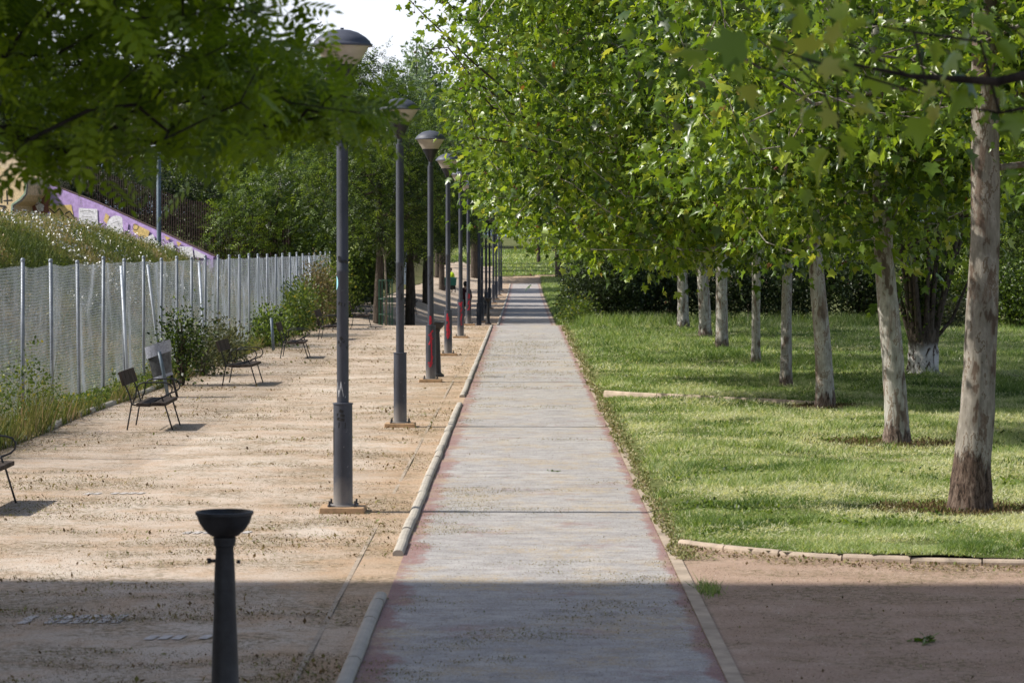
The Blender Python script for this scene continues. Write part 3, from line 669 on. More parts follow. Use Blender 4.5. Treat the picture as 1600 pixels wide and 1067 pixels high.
shrub('hedge_shrub', 4.7, 100.5, 1.8, 2.0, 3.5, 520, 38, .11, M['l_dark'], 'dark hedge shrub second from the path', 52, hg)
shrub('hedge_shrub', 7.2, 101, 1.9, 2.0, 3.2, 400, 36, .11, M['l_dark'], 'dark hedge shrub between the third and fourth plane trunks', 53, hg)
shrub('hedge_shrub', 9.9, 101, 1.9, 2.0, 3.1, 400, 34, .12, M['l_dark'], 'dark hedge shrub behind the fifth plane trunk', 54, hg)
shrub('hedge_shrub', 12.6, 100.5, 1.9, 2.0, 3.1, 400, 34, .12, M['l_dark'], 'dark hedge shrub behind the leaning plane trunks', 55, hg)
shrub('hedge_shrub', 2.0, 96.4, .5, .6, .8, 90, 22, .09, M['l_yel'], 'low yellow green shrub where the hedge meets the path', 56, hg)
shrub('hedge_shrub', 2.6, 112, 1.0, 6.0, 3.0, 330, 30, .13, M['l_yel'], 'yellow green shrub beside the far stretch of path', 57, hg)
shrub('flowering_shrub', 15.4, 99, 2.0, 1.6, 2.8, 360, 30, .12, M['l_mid'], 'white flowering shrub left of the nearest plane trunk', 58, 'white flowering shrubs beyond the lawn', flowers=120)
shrub('flowering_shrub', 17.4, 93, 1.8, 1.6, 2.5, 360, 30, .12, M['l_mid'], 'white flowering shrub at the right edge of the lawn', 59, 'white flowering shrubs beyond the lawn', flowers=140)
shrub('grey_shrub', 14.4, 92, .9, .9, 1.0, 140, 26, .10, M['l_grey'], 'low silvery shrub left of the nearest plane trunk', 60)
fg = 'shrubs growing along the wire fence'
shrub('fence_shrub', -6.98, 54.8, .26, .32, 1.45, 90, 24, .075, M['l_mid'], 'tall dark green shrub beside the leaning bin', 61, fg, tshift=-.1)
shrub('fence_shrub', -7.08, 59.0, .32, .9, .85, 110, 20, .075, M['l_grey'], 'grey green shrub behind the second bench with its back to the fence', 62, fg, tshift=.15)
shrub('fence_shrub', -7.2, 64.5, .32, 1.4, .8, 130, 20, .08, M['l_grey'], 'low grey green shrub left of the third bench', 63, fg, tshift=.2)
shrub('fence_shrub', -7.2, 76, .38, 2.2, .9, 170, 20, .09, M['l_mid'], 'low green shrub by the bare grey post', 64, fg, tshift=.1)
shrub('fence_shrub', -7.15, 86, .5, 2.2, 1.7, 220, 20, .10, M['l_yel'], 'yellow green shrub behind the fourth bench', 65, fg)
shrub('fence_shrub', -7.1, 92.5, .45, 1.3, 2.3, 220, 18, .09, M['l_brown'], 'browning shrub against the far part of the fence', 66, fg)
shrub('fence_shrub', -7.0, 98.5, .6, 1.5, 2.5, 240, 20, .10, M['l_yel'], 'tallest yellow green shrub at the fence end', 67, fg, tshift=.05)
shrub('fence_shrub', -7.1, 108, .9, 1.5, 3.2, 240, 22, .13, M['l_mid'], 'leafy shrub just past the fence end', 68, fg, tshift=.1)

# old pollarded tree with whitewashed foot and ivy
def old_tree():
    x, y = 8.7, 58.5; z = float(H(x, y)); rng = np.random.default_rng(77)
    t = thing('pollarded_tree', 'old multi-stemmed tree with whitewashed foot and ivy on its stems', 'tree', (x, y, z))
    mb = MB(); trunk_mesh(mb, [((0, 0, -.1), .42), ((0, 0, .15), .35), ((0, 0, .6), .31), ((0, 0, 1.0), .33), ((0, 0, 1.3), .2)], 20, .09)
    tops = []
    for i in range(13):
        a = i*2.4; q = rng.uniform(.3, 1.0)*(1.0 if i else 0); top = np.array([q*1.25*math.cos(a), q*math.sin(a), rng.uniform(3.0, 4.6)]); tops.append(top)
        st = np.array([.24*math.cos(a), .24*math.sin(a), .75]); mb.tube([st, st*.7+top*.3+np.array([0, 0, .1]), top], [.085, .06, .035], 7, False)
    mb.tube([(.2, 0, .75), (.62, 0, 1.25), (1.0, .1, 2.1)], [.05, .04, .03], 6, False)
    cl = ell_clusters(rng, 330, [(0, 0, 5.8, 3.1, 3.1, 2.3), (0, 0, 4.3, 2.0, 2.0, 1.0)], lambda p: p[2] > 3.3)
    N, par, R = skeleton([((0, 0, 1), .2), ((0, 0, 5), .1)], cl, rng, .009, 2.5, .06); skel_mesh(mb, N, par, R, 5, .012); mb.build('trunk', M['white'], t, True)
    crown_mesh('crown', cl, 30, .4, .13, 'rh', M['l_mid'], rng, t)
    P = []
    for i in range(240):
        tp = tops[rng.integers(len(tops))]; f = rng.uniform(.05, .85); a = tp*f*.95; P.append((a[0]+rng.normal()*.1, a[1]+rng.normal()*.1, .8+f*(tp[2]-.8)))
    crown_mesh('ivy', np.array(P), 18, .10, .075, 'rh', M['l_mid'], rng, t, .2, .2, 1, .0)
old_tree()

# ------------------------------------------------------------------ foreground overhanging trees
def inpoly(x, y, poly):
    c = False; n = len(poly); j = n-1
    for i in range(n):
        if (poly[i][1] > y) != (poly[j][1] > y) and x < (poly[j][0]-poly[i][0])*(y-poly[i][1])/(poly[j][1]-poly[i][1])+poly[i][0]: c = not c
        j = i
    return c
def near_left():
    rng = np.random.default_rng(31); bx, by = -5.4, 13.0
    t = thing('overhanging_tree', 'dark tree with feathery leaves hanging in from the top left', 'tree', (bx, by, 0))
    # silhouette of the hanging bough in metres (x, z) around y = 13
    pix = [(-160, 240), (0, 235), (40, 265), (75, 295), (110, 285), (135, 255), (150, 215), (240, 200), (290, 235), (365, 240), (385, 190), (460, 190), (480, 190), (540, 205), (585, 205), (592, 188), (560, 178), (505, 172), (458, 135), (440, 75), (425, 20), (415, -60), (390, -200), (-160, -200)]
    poly = [((a-818)/323, 2.8+(387-b)/323) for a, b in pix]
    Cl = []
    while len(Cl) < 300:
        x, z = rng.uniform(-3.2, -.6), rng.uniform(3.0, 4.6)
        if inpoly(x, z, poly): Cl.append((x-bx, rng.uniform(-1.1, 1.1), z))
    lobe = [((a-818)/323, 2.8+(387-b)/323) for a, b in [(470, 158), (520, 148), (556, 156), (564, 168), (550, 180), (480, 182)]]
    while len(Cl) < 311:
        x, z = rng.uniform(-1.2, -.55), rng.uniform(3.3, 3.7)
        if inpoly(x, z, lobe): Cl.append((x-bx, rng.uniform(-.3, .3), z))
    Cl = np.array(Cl)
    rest = ell_clusters(rng, 210, [(-.2, .3, 5.4, 3.4, 3.6, 2.0)], lambda p: p[2] > 3.3 and (p[0]+bx < -3.1 or p[2] > 5.0))
    allc = np.concatenate([Cl, rest])
    tk = [((0, 0, -.2), .19), ((.05, 0, 1.5), .16), ((.1, 0, 3.2), .14), ((.3, .1, 5.5), .07), ((.4, 0, 7), .03)]
    mb = MB(); trunk_mesh(mb, tk, 12, .04); N, par, R = skeleton(tk, allc, rng, .0042, 2.6, .06, .45, .1); skel_mesh(mb, N, par, R, 5); mb.build('trunk', M['bark_d'], t, True)
    crown_mesh('crown', allc, 8, .11, .23, 'pin', M['l_pinn'], rng, t, .8, .25, .55)
near_left()
def near_right():
    rng = np.random.default_rng(32); bx, by = 5.9, 11.5
    t = thing('overhanging_tree', 'near plane tree with blurred leaves hanging in at the top right', 'tree', (bx, by, 0))
    blobs = [(.95, 3.72, .10), (1.15, 3.62, .10), (1.35, 3.75, .10), (1.22, 3.52, .08), (1.48, 3.32, .07), (1.55, 3.45, .09), (1.85, 3.34, .08), (2.02, 3.38, .09), (2.12, 3.65, .1), (2.2, 3.3, .1), (1.7, 3.72, .09), (2.05, 3.85, .1), (1.45, 3.62, .06), (2.3, 3.5, .12)]
    Cl = []
    for x, z, r in blobs:
        for _ in range(1+(x < 1.4)): Cl.append((x-bx+rng.normal()*r, rng.uniform(-.7, .9), z+rng.normal()*r*.6))
    rest = ell_clusters(rng, 150, [(0, .2, 5.6, 3.0, 3.2, 1.9)], lambda p: p[2] > 4.0)
    allc = np.concatenate([np.array(Cl), rest])
    tk = [((0, 0, -.2), .2), ((0, 0, 1.5), .17), ((0, 0, 3.0), .15), ((.1, 0, 5.5), .07), ((.1, 0, 7), .03)]
    mb = MB(); trunk_mesh(mb, tk, 12, .04); N, par, R = skeleton(tk, allc, rng, .0038, 3.2, .05, .5, .05); skel_mesh(mb, N, par, R, 5)
    mb.tube([(-3.35, -.2, 3.62), (-3.9, -.1, 3.50), (-4.25, 0, 3.53), (-4.6, 0, 3.6)], [.028, .022, .012, .005], 6)
    mb.tube([(-.1, 0, 3.2), (-1.8, -.2, 3.72), (-3.0, -.2, 3.78), (-3.35, -.2, 3.62)], [.07, .05, .035, .028], 6)
    mb.build('trunk', M['bark_d'], t, True)
    crown_mesh('crown', allc, 5, .12, .13, 'plane', M['l_plane'], rng, t, .6, .5, .8, .3)
near_right()

# ------------------------------------------------------------------ grass, weeds, litter (stuff)
def blades(name, P, h, w, tint, mat, rng, lean=.5):
    n = len(P); a = rng.uniform(0, 6.283, n); d = np.stack([np.cos(a), np.sin(a), np.zeros(n)], 1)*w[:, None]*.5
    l = rng.normal(size=(n, 3))*lean; l[:, 2] = 1; tip = P+l*h[:, None]
    V = np.stack([P-d, P+d, tip], 1).reshape(-1, 3); F = np.arange(3*n).reshape(-1, 3)
    o = np_mesh(name, V, F, mat, None, np.repeat(np.clip(tint, 0, 1), 3)); tag(o, kind='stuff'); return o
def sample_y(rng, n, y0, y1, p=1.6):
    q = 1-p; u = rng.random(n); return (y0**q+u*(y1**q-y0**q))**(1/q)
rng = np.random.default_rng(9)
n = 540000
y = sample_y(rng, n, 23.5, 100, 1.7); xm = y*.245+1.8; x = 1.40+(xm-1.4)*rng.random(n)
e = .10*wob(x*0, y, 1.9, 3)+.05*wob(x*0, y, 7, 6)
ok = (y > lawn_edge(x)+.02+.03*rng.normal(size=n)) & (x > 1.53+e+.12*np.abs(rng.normal(size=n)))
for (tx, ty, tr_) in ((4.68, 28.1, .75), (5.23, 37.6, .9), (5.2, 46.3, .5), (8.7, 58.5, .6)):
    dd = ((x-tx)/tr_)**2+((y-ty+.1)/(tr_*.9))**2; ok &= (dd > 1) | (rng.random(n) < dd*.35)
x, y = x[ok], y[ok]; n = len(x)
big = wob(x, y, .55, 2); pat = wob(x, y, 1.8, 8); fine_ = wob(x, y, 6, 14)
straw = S((22-np.abs(y-36)*1.4)/22)*.55   # freshly mown, pale clippings in the near part
tint = .37+.13*big+.17*pat+.05*fine_+rng.normal(0, .14, n)
cl = (rng.random(n) < (.20+.75*straw*S((pat+.9)/1.2))); tint = np.where(cl, rng.uniform(.7, 1, n), tint)
sc_ = (y/30)**.62
h = (.035+.018*np.clip(pat, -1, 2)+.02*rng.random(n))*sc_*np.where(cl, .7, 1)*(1+.5*S((y-85)/10))
h = h*(1+1.3*S((wob(x, y, 2.6, 50)-.45)/.4)); bare = S((wob(x, y, 1.3, 61)-.75)/.3); h = h*(1-.6*bare); tint = tint+.25*bare-.22*S((wob(x, y, 2.6, 50)-.45)/.4)
z = H(x, y)+.012+lift(x, y)-.005
blades('grass', np.stack([x, y, z], 1), h, .011*sc_*rng.uniform(.7, 1.4, n), tint, M['grass'], rng, .75)
# tall tufts at the foot of the hedge and broad-leaved weeds in the lawn
n = 9000; x = rng.uniform(1.9, 13.5, n); y = 95.6+rng.normal(0, .8, n)+.4*np.sin(x*2); m_ = wob(x, y, 1.5, 4) > -.2; x, y = x[m_], y[m_]; n = len(x)
blades('tall_grass', np.stack([x, y, H(x, y)], 1), rng.uniform(.15, .6, n), np.full(n, .03), rng.normal(.35, .2, n), M['grass'], rng, .35)
n = 26000; y = sample_y(rng, n, 119, 250, 1.5); x = 1.55+rng.random(n)*3.5; blades('far_verge_grass', np.stack([x, y, H(x, y)], 1), rng.uniform(.08, .22, n), np.full(n, .07), rng.normal(.4, .15, n), M['grass'], rng, .5)
n = 26000; y = rng.uniform(254, 310, n); x = rng.uniform(-14, 14, n); ok = y > 254+1.5*np.sin(x*.7)+(x < -2.8)*18; x, y = x[ok], y[ok]; n = len(x)
blades('bank_grass', np.stack([x, y, H(x, y)+.04], 1), rng.uniform(.08, .25, n), np.full(n, .16), .42+.1*wob(x, y, .2)+rng.normal(0, .14, n), M['grass'], rng, .6)
# clover-like weeds
n = 5200; y = sample_y(rng, n, 25.5, 75, 1.6); x = 1.7+(y*.2-1)*rng.random(n); ok = wob(x, y, 2.3, 20) > .75; x, y = x[ok], y[ok]; n = len(x)
k = 7; x = np.repeat(x, k)+rng.normal(0, .05, n*k); y = np.repeat(y, k)+rng.normal(0, .05, n*k); n = len(x)
V, F = stamp(np.stack([x, y, H(x, y)+lift(x, y)+.045], 1), rng.uniform(.020, .042, n)*(y/32)**.4, T_RH*1.5, F_RH, frames(rng, n, .8, -.1))
tag(np_mesh('lawn_weeds', V, F, M['l_mid'], None, np.repeat(np.clip(rng.normal(.6, .2, n), 0, .93), 4)), kind='stuff')
# meadow on the mound
n = 290000; y = sample_y(rng, n, 30, 112, 1.2); x = -7.9-(y*.235-4.4)*rng.random(n)
f = wob(x, y, .7, 11); g = wob(x, y, 2.0, 17)
tint = .36+.22*f+.20*g+.16*wob(x, y, 5, 1)+rng.normal(0, .15, n); pk = (wob(x, y, .5, 23)+.5*wob(x, y, 2, 3) > .15); tint = np.where(pk & (rng.random(n) < .55), rng.uniform(.75, 1, n), tint)
q_ = rng.choice(n, 110000, False); V, F = stamp(np.stack([x[q_], y[q_], H(x[q_], y[q_])+rng.uniform(.05, .42, len(q_))], 1), .055*(y[q_]/55)**.5*rng.uniform(.5, 1.4, len(q_)), T_RH, F_RH, frames(rng, len(q_), .4, -.2))
tag(np_mesh('meadow_leaves', V, F, M['meadow'], None, np.repeat(np.clip(tint[q_]-.08+rng.normal(0, .12, len(q_)), 0, 1), 4)), kind='stuff')
blades('meadow_grass', np.stack([x, y, H(x, y)], 1), (.20+.10*np.clip(g, -1, 1.5)+.18*rng.random(n)), .013*(y/45)**.7*rng.uniform(.6, 1.4, n), tint, M['meadow'], rng, .3)
n = 30000; y = rng.uniform(55, 106, n); x = -8.6-rng.random(n)*(y*.2-7.5); ok = (wob(x, y, .62, 30)+.3*wob(x, y, 3, 4)+rng.normal(0, .15, n) > .75) & (H(x, y) > .9); x, y = x[ok][:1500], y[ok][:1500]; n = len(x)
V, F = stamp(np.stack([x, y, H(x, y)+rng.uniform(.26, .5, n)], 1), rng.uniform(.05, .09, n), T_STAR, F_STAR, frames(rng, n, .4, 0, np.tile([[0, -.6, .2]], (n, 1))))
tag(np_mesh('daisies', V, F, M['daisy']), kind='stuff')
# weeds along the fence
n = 15000; y = sample_y(rng, n, 34, 106, 1.3); x = -7.25-.35*np.abs(rng.normal(size=n)); f = wob(x*0, y, 1.1, 9)
hh = .10+.16*np.clip(f, -.5, 1.4)+.30*rng.random(n)**2; near = np.exp(-((y-40.3)/1.5)**2)+.8*np.exp(-((y-36)/2.0)**2); hh = hh*(1+2.2*near*rng.random(n)); ok = (f > -.6) | (near > .4); x, y, hh = x[ok], y[ok], hh[ok]; n = len(x)
blades('fence_weeds', np.stack([x, y, H(x, y)], 1), hh, .018*(y/45)**.6*rng.uniform(.6, 1.5, n), .50+.2*wob(x, y, 1.4, 2)+rng.normal(0, .25, n), M['meadow'], rng, .3)
n = 15000; y = sample_y(rng, n, 34, 106, 1.3); x = -7.35-.3*np.abs(rng.normal(size=n)); f = wob(x*0, y, 1.1, 9); z = H(x, y)+.05+(.25+.5*np.clip(f, 0, 1.5)+.8*np.exp(-((y-40)/2.2)**2))*rng.random(n)
V, F = stamp(np.stack([x, y, z], 1), rng.uniform(.03, .08, n), T_RH, F_RH, frames(rng, n, .4, -.1)); tag(np_mesh('weed_leaves', V, F, M['l_yel'], None, np.repeat(np.clip(rng.normal(.45, .25, n), 0, .97), 4)), kind='stuff')
# litter on gravel and path
def litter(name, x, y, size, tint, rng, shape=(T_RH, F_RH)):
    n = len(x); T, TF = shape; size = size*np.maximum(y/30, 1)**.55; V, F = stamp(np.stack([x, y, H(x, y)+.012], 1), size, T, TF, frames(rng, n, 1.25, 0))
    V[:, 2] = np.maximum(V[:, 2], np.repeat(H(x, y), len(T))+.008); o = np_mesh(name, V, F, M['debris'], None, np.repeat(tint, len(T))); tag(o, kind='stuff')
n = 330000; y = sample_y(rng, n, 16.5, 95, 1.6); x = -7.3+rng.random(n)*6.1; d = wob(x, y*2.2, .8, 3)+.8*wob(x, y*2, 2.6, 9); d = d+1.6*np.exp(-((x+7.2)/.5)**2)+.5*np.exp(-((x+1.4)/.5)**2)+.7*np.exp(-((x+2.3)/.9)**2-((y-29)/5)**2)+.6*np.exp(-((x+5.5)/.5)**2)*(y < 50)
ok = d+rng.normal(0, .35, n) > .72; x, y, d = x[ok], y[ok], d[ok]; n = len(x); litter('leaf_litter', x, y, rng.uniform(.006, .024, n)*np.where(rng.random(n) < .06, 2.4, 1), np.clip(rng.beta(2, 2.2, n), 0, .99), rng)
n = 130000; y = sample_y(rng, n, 16.5, 95, 1.5); x = -1.09+rng.random(n)*2.4; d = wob(x, y*1.6, 1.0, 13)+.6*wob(x, y*2, 3.0, 19)+1.0*np.exp(-((x+.9)/.25)**2)*S((y-22)/6)*(wob(x, y, .5, 7) > -.2)+1.5*np.exp(-((x+.62)/.42)**2-((y-29.8)/2.4)**2)+.9*np.exp(-((x-.1)/.5)**2-((y-78)/14)**2)+.6*np.exp(-((y-66)/9)**2)+.8*np.exp(-((x-1.35)/.1)**2)
ok = d+rng.normal(0, .3, n) > .95; x, y = x[ok], y[ok]; n = len(x); litter('path_clippings', x, y, rng.uniform(.006, .020, n), np.clip(rng.normal(.62, .17, n), 0, .96), rng)
n = 22000; y = sample_y(rng, n, 24, 95, 1.6); x = 1.34+.16*np.abs(rng.normal(size=n))+.05*wob(y*0, y, 3, 2); litter('verge_clippings', x, y, rng.uniform(.015, .045, n), np.clip(rng.normal(.80, .12, n), 0, .97), rng)
n = 2600; x = 1.5+rng.random(n)*5; y = lawn_edge(x)-.1-np.abs(rng.normal(0, .35, n)); litter('kerb_litter', x, y, rng.uniform(.012, .045, n), np.clip(rng.normal(.5, .22, n), 0, .96), rng)
n = 420; x = 1.5+rng.random(n)*3.2; y = rng.uniform(17, 23.2, n); litter('scattered_crumbs', x, y, rng.uniform(.010, .035, n), np.clip(rng.normal(.3, .25, n), 0, .9), rng)
n = 15000; a = rng.uniform(0, 6.28, n); q = np.sqrt(rng.random(n)); c_ = rng.integers(0, 3, n); cx_ = np.array([4.68, 5.23, 5.2])[c_]; cy_ = np.array([28.0, 37.5, 46.2])[c_]; rr_ = np.array([.95, 1.2, .6])[c_]
x = cx_+np.cos(a)*q*rr_*1.15; y = cy_+np.sin(a)*q*rr_*.8
V, F = stamp(np.stack([x, y, H(x, y)+lift(x, y)+.022+.02*rng.random(n)], 1), rng.uniform(.02, .08, n), T_RH*np.array([.35, 1, 1]), F_RH, frames(rng, n, 1.2, 0)); tag(np_mesh('bark_mulch', V, F, M['debris'], None, np.repeat(np.clip(rng.normal(.2, .15, n), 0, .6), 4)), kind='stuff')
n = 260000; y = sample_y(rng, n, 16.5, 95, 1.6); x = -7.2+rng.random(n)*6.0; d = wob(x, y*1.5, 1.4, 33)+.7*wob(x, y, 6, 2); ok = (d+rng.normal(0, .6, n) > .0); x, y = x[ok], y[ok]; n = len(x); litter('gravel_crumbs', x, y, rng.uniform(.004, .013, n), np.clip(rng.choice([.05, .15, .3, .6, .97], n, p=[.3, .3, .2, .1, .1])+rng.normal(0, .03, n), 0, 1), rng)
n = 50000; y = sample_y(rng, n, 16.5, 95, 2.0); x = -1.09+rng.random(n)*2.4; litter('path_grit', x, y, rng.uniform(.003, .009, n), np.clip(rng.choice([.05, .2, .6, .97], n)+rng.normal(0, .03, n), 0, 1), rng)
n = 16000; x = 1.5+rng.random(n)*3.4; y = sample_y(rng, n, 16.8, 23.6, 1.6); ok = y < lawn_edge(x)-.06; x, y = x[ok], y[ok]; n = len(x); litter('ground_crumbs', x, y, rng.uniform(.004, .012, n), np.clip(rng.choice([.05, .15, .3, .6, .97], n, p=[.3, .3, .2, .1, .1])+rng.normal(0, .03, n), 0, 1), rng)
# pale mown cuttings lying on the lawn in drifts
n = 350000; y = sample_y(rng, n, 25, 75, 1.7); x = 1.6+(y*.245+.2)*rng.random(n); d = wob(x*.8, y, 1.1, 40)+.6*wob(x, y, 3.5, 22); ok = (y > lawn_edge(x)+.1) & (d+rng.normal(0, .3, n) > .35+.9*S((y-44)/14))
for (tx, ty, tr_) in ((4.68, 28.1, .85), (5.23, 37.6, 1.1), (5.2, 46.3, .55)): ok &= ((x-tx)/tr_)**2+((y-ty+.1)/(tr_*.9))**2 > 1
x, y = x[ok], y[ok]; n = len(x)
V, F = stamp(np.stack([x, y, H(x, y)+lift(x, y)+.045*(y/30)**.5+.02*rng.random(n)], 1), .05*(y/30)**.6*rng.uniform(.5, 1.3, n), T_RH*np.array([.24, 1, 1]), F_RH, frames(rng, n, .9, 0)); tag(np_mesh('mown_cuttings', V, F, M['grass'], None, np.repeat(np.clip(rng.normal(.86, .12, n), .5, 1), 4)), kind='stuff')
# a tuft by the path edge and two broken leafy twigs on the red ground
n = 260; x = 1.50+rng.normal(0, .05, n); y = 21.9+rng.normal(0, .22, n); o = blades('grass_tuft', np.stack([x, y, H(x, y)], 1), rng.uniform(.03, .10, n), np.full(n, .008), rng.normal(.3, .15, n), M['grass'], rng, .6)
def sprig(x, y, label, seed):
    rg = np.random.default_rng(seed); n = 14; P = np.stack([rg.normal(0, .07, n), rg.normal(0, .06, n), np.abs(rg.normal(.012, .01, n))], 1)
    V, F = stamp(P, rg.uniform(.04, .09, n), T_STAR, F_STAR, frames(rg, n, 1.0, 0))
    ns = len(V); V = np.concatenate([V, [[0, 0, .01]]]); F = np.concatenate([F, [[i*6, i*6+1, ns] for i in range(n)]]); o = np_mesh('leafy_sprig', V, F, M['l_plane'], None, np.append(np.repeat(np.clip(rg.normal(.25, .1, n), 0, .9), 6), .3)); o.location = (x, y, .012); o.scale = (.4 if seed == 3 else 1,)*3; tag(o, label, 'twig', 'fallen green sprigs')
sprig(2.85, 19.05, 'larger fallen green sprig on the shaded red ground at the right', 1)
sprig(4.05, 21.2, 'small green sprig on the red ground near the right edge', 2)
sprig(.37, 33.5, 'single curled green leaf lying on the sunlit path', 3)

# ------------------------------------------------------------------ lamps
def surf_ribbon(mb, r, pts, w):   # a painted line wrapped on a cylinder; pts are (angle, z)
    for (a0, z0), (a1, z1) in zip(pts[:-1], pts[1:]):
        L = math.hypot((a1-a0)*r, z1-z0)+1e-6; na, nz = -(z1-z0)/L*w/2/r, (a1-a0)*r/L*w/2
        q = [(a0-na, z0-nz), (a0+na, z0+nz), (a1+na, z1+nz), (a1-na, z1-nz)]
        mb.add([(r*math.cos(a), r*math.sin(a), z) for a, z in q], [(0, 1, 2, 3)])
def make_lamp():
    t = thing('park_lamp', None, None)
    p = MB(); p.box(-.245, .245, -.245, .245, -.05, .065, .012); p.build('plinth', M['plinth'], t, bevel=.008)
    for sx in (-1, 1):
        for sy in (-1, 1):
            b = MB(); b.lathe([(0.0, .064), (.022, .064), (.022, .085), (.011, .085), (.011, .13), (0, .13)], 8, (sx*.135, sy*.135, 0)); b.build('bolt', M['dark'], t)
    s = MB(); s.lathe([(.165, .062), (.165, .078), (.103, .08), (.101, 1.17), (.108, 1.172), (.108, 1.185), (.064, 1.19)], 28); sl = s.build('sleeve', M['lamp'], t, True, .6)
    d = MB(); d.add([(.1035*math.cos(a), .1035*math.sin(a), z) for z in (.62, .92) for a in np.linspace(PI-.5, PI+.5, 5)], [(i, i+1, i+6, i+5) for i in range(4)]); d.build('access_door', M['dark'], sl)
    q = MB(); q.lathe([(.0635, 1.185), (.0625, 2.6), (.0645, 2.605), (.0645, 2.63), (.0625, 2.635), (.060, 4.50), (.04, 4.505), (.037, 4.60)], 24); q.build('pole', M['lamp'], t, True, .6)
    h = thing('lamp_head', None, None); h.parent = t
    c = MB(); c.lathe([(.037, 4.58), (.165, 4.83), (.168, 4.845)], 28); c.build('cone', M['dark'], h, True)
    g = MB(); g.lathe([(.166, 4.845), (.292, 5.055)], 28); g.build('diffuser', M['diff'], h, True)
    l = MB(); l.lathe([(.29, 5.04), (.322, 5.045), (.322, 5.062), (.300, 5.085), (.296, 5.10), (.25, 5.145), (.17, 5.195), (.09, 5.22), (.02, 5.228), (.018, 5.245), (0, 5.245)], 32); l.build('lid', M['lid'], h, True, .7)
    return t
lamp_pos = [(-1.915, 28.45), (-1.93, 42.0), (-1.935, 56.0), (-1.955, 69.7), (-1.95, 83.3), (-1.99, 97.0), (-1.84, 111), (-1.93, 124.6), (-1.92, 138), (-1.92, 152), (-1.86, 165.6), (-1.83, 179.3), (-1.76, 193), (-1.72, 206.5)]
lb = ['nearest park lamp, pale blue sticker and black tag on its pole', 'second nearest park lamp, black scrawl halfway down its pole', 'third park lamp, red arrow-like scrawl on its sleeve', 'fourth park lamp, red scribble on its sleeve, leaves touching its head',
      'fifth park lamp, thin red scribble, head partly behind the fourth', 'sixth park lamp, red blotch on its sleeve, last before the ground drops', 'seventh park lamp, first one standing beyond the drop', 'eighth park lamp, white marks on its pole', 'ninth park lamp, teal paint on its sleeve',
      'tenth park lamp, right behind the teal painted one', 'eleventh park lamp, greyer pole with a white mark', 'twelfth park lamp, third from the far end', 'thirteenth park lamp, second from the far end', 'park lamp at the far end of the row']
proto = make_lamp(); lamps = []
for i, (x, yy) in enumerate(lamp_pos):
    o = proto if i == 0 else copy_thing(proto); o.location = (x, yy, float(H(x, yy))); o.scale = (1, 1, (.975, .98)[i] if i < 2 else 1); tag(o, lb[i], 'street lamp', 'park lamps in a row along the path'); lamps.append(o)
def scribble(r, ac, zc, wa, hz, n, seed, drop=0):
    rn = random.Random(seed); pts = []
    for i in range(n): pts.append((ac+rn.uniform(-wa, wa), zc+hz*(.5-i/(n-1))*1.0+rn.uniform(-hz*.12, hz*.12)))
    return pts
F0 = -PI/2
def mark(lamp, mat, r, pts, w, name='graffiti_mark'):
    mb = MB(); surf_ribbon(mb, r, pts, w); mb.build(name, mat, lamp)
L_ = lamps
mb = MB(); mb.add([(.0655*math.cos(a), .0655*math.sin(a), z) for a, z in [(F0-1.35+.62*math.cos(q), 2.49+.075*math.sin(q)) for q in np.linspace(0, 2*PI, 14, endpoint=False)]], [tuple(range(14))]); mb.build('sticker', M['sticker'], L_[0])
mark(L_[0], M['ink'], .066, [(F0-.6, 2.78), (F0-.4, 2.72), (F0-.1, 2.73), (F0+.1, 2.71), (F0+.5, 2.73), (F0+.9, 2.70)], .03)
mark(L_[0], M['ink'], .066, [(F0-.7, 2.27), (F0-.2, 2.26), (F0+.5, 2.25)], .035)
mark(L_[0], M['ink'], .066, scribble(.065, F0+.1, 1.84, .9, .12, 7, 3), .03)
mark(L_[0], M['pale'], .066, [(F0-.9, 1.33), (F0, 1.34), (F0+.9, 1.32)], .16, 'scuffed_patch')
for z_, w_ in ((1.10, .3), (1.055, .6), (1.01, .55)): mark(L_[0], M['ink'], .1045, [(F0-w_, z_+.01), (F0-.05, z_), (F0+w_*.4, z_-.005)], .032)
mark(L_[0], M['ink'], .1045, [(F0-.4, .95), (F0+.35, .945)], .06)
mark(L_[1], M['ink'], .066, scribble(.065, F0+.1, 2.28, .75, .50, 14, 5), .022)
mark(L_[2], M['ink'], .066, scribble(.065, F0+.1, 2.1, .8, .35, 12, 6), .03)
mark(L_[2], M['red'], .067, [(F0-.2, 1.20), (F0-.1, 1.38), (F0+.2, 1.22), (F0-.3, 1.28), (F0+.4, 1.30)], .04)
mark(L_[2], M['red'], .105, [(F0-.35, .78), (F0+.1, .88), (F0-.1, 1.0), (F0+.5, 1.08), (F0-.4, .98), (F0+.55, .9), (F0+.1, .95)], .035)
mark(L_[2], M['red'], .1055, [(F0+.15, 1.0), (F0+.2, .42)], .03)
mark(L_[2], M['red'], .106, [(F0-.45, .42), (F0-.1, .32), (F0+.3, .42), (F0+.0, .36), (F0+.4, .55)], .04)
mark(L_[3], M['red'], .105, scribble(.1, F0+.0, .72, .35, .62, 15, 8), .035)
mark(L_[3], M['red'], .106, scribble(.1, F0+.2, .75, .3, .5, 9, 18), .04)
mark(L_[4], M['red'], .105, [(F0-.5, 1.1), (F0-.2, 1.02), (F0+.4, 1.12), (F0+.1, .98), (F0+.4, .9), (F0+.0, .82), (F0+.4, .75), (F0+.1, .6), (F0+.3, .4)], .045)
mark(L_[5], M['red'], .105, scribble(.1, F0+.1, .85, .45, .6, 17, 10), .05)
mark(L_[7], M['pale'], .067, [(F0-.6, 3.0), (F0+.4, 3.02)], .10, 'paper_scrap'); mark(L_[7], M['pale'], .067, [(F0-.6, 1.9), (F0+.5, 1.92)], .14, 'paper_scrap')
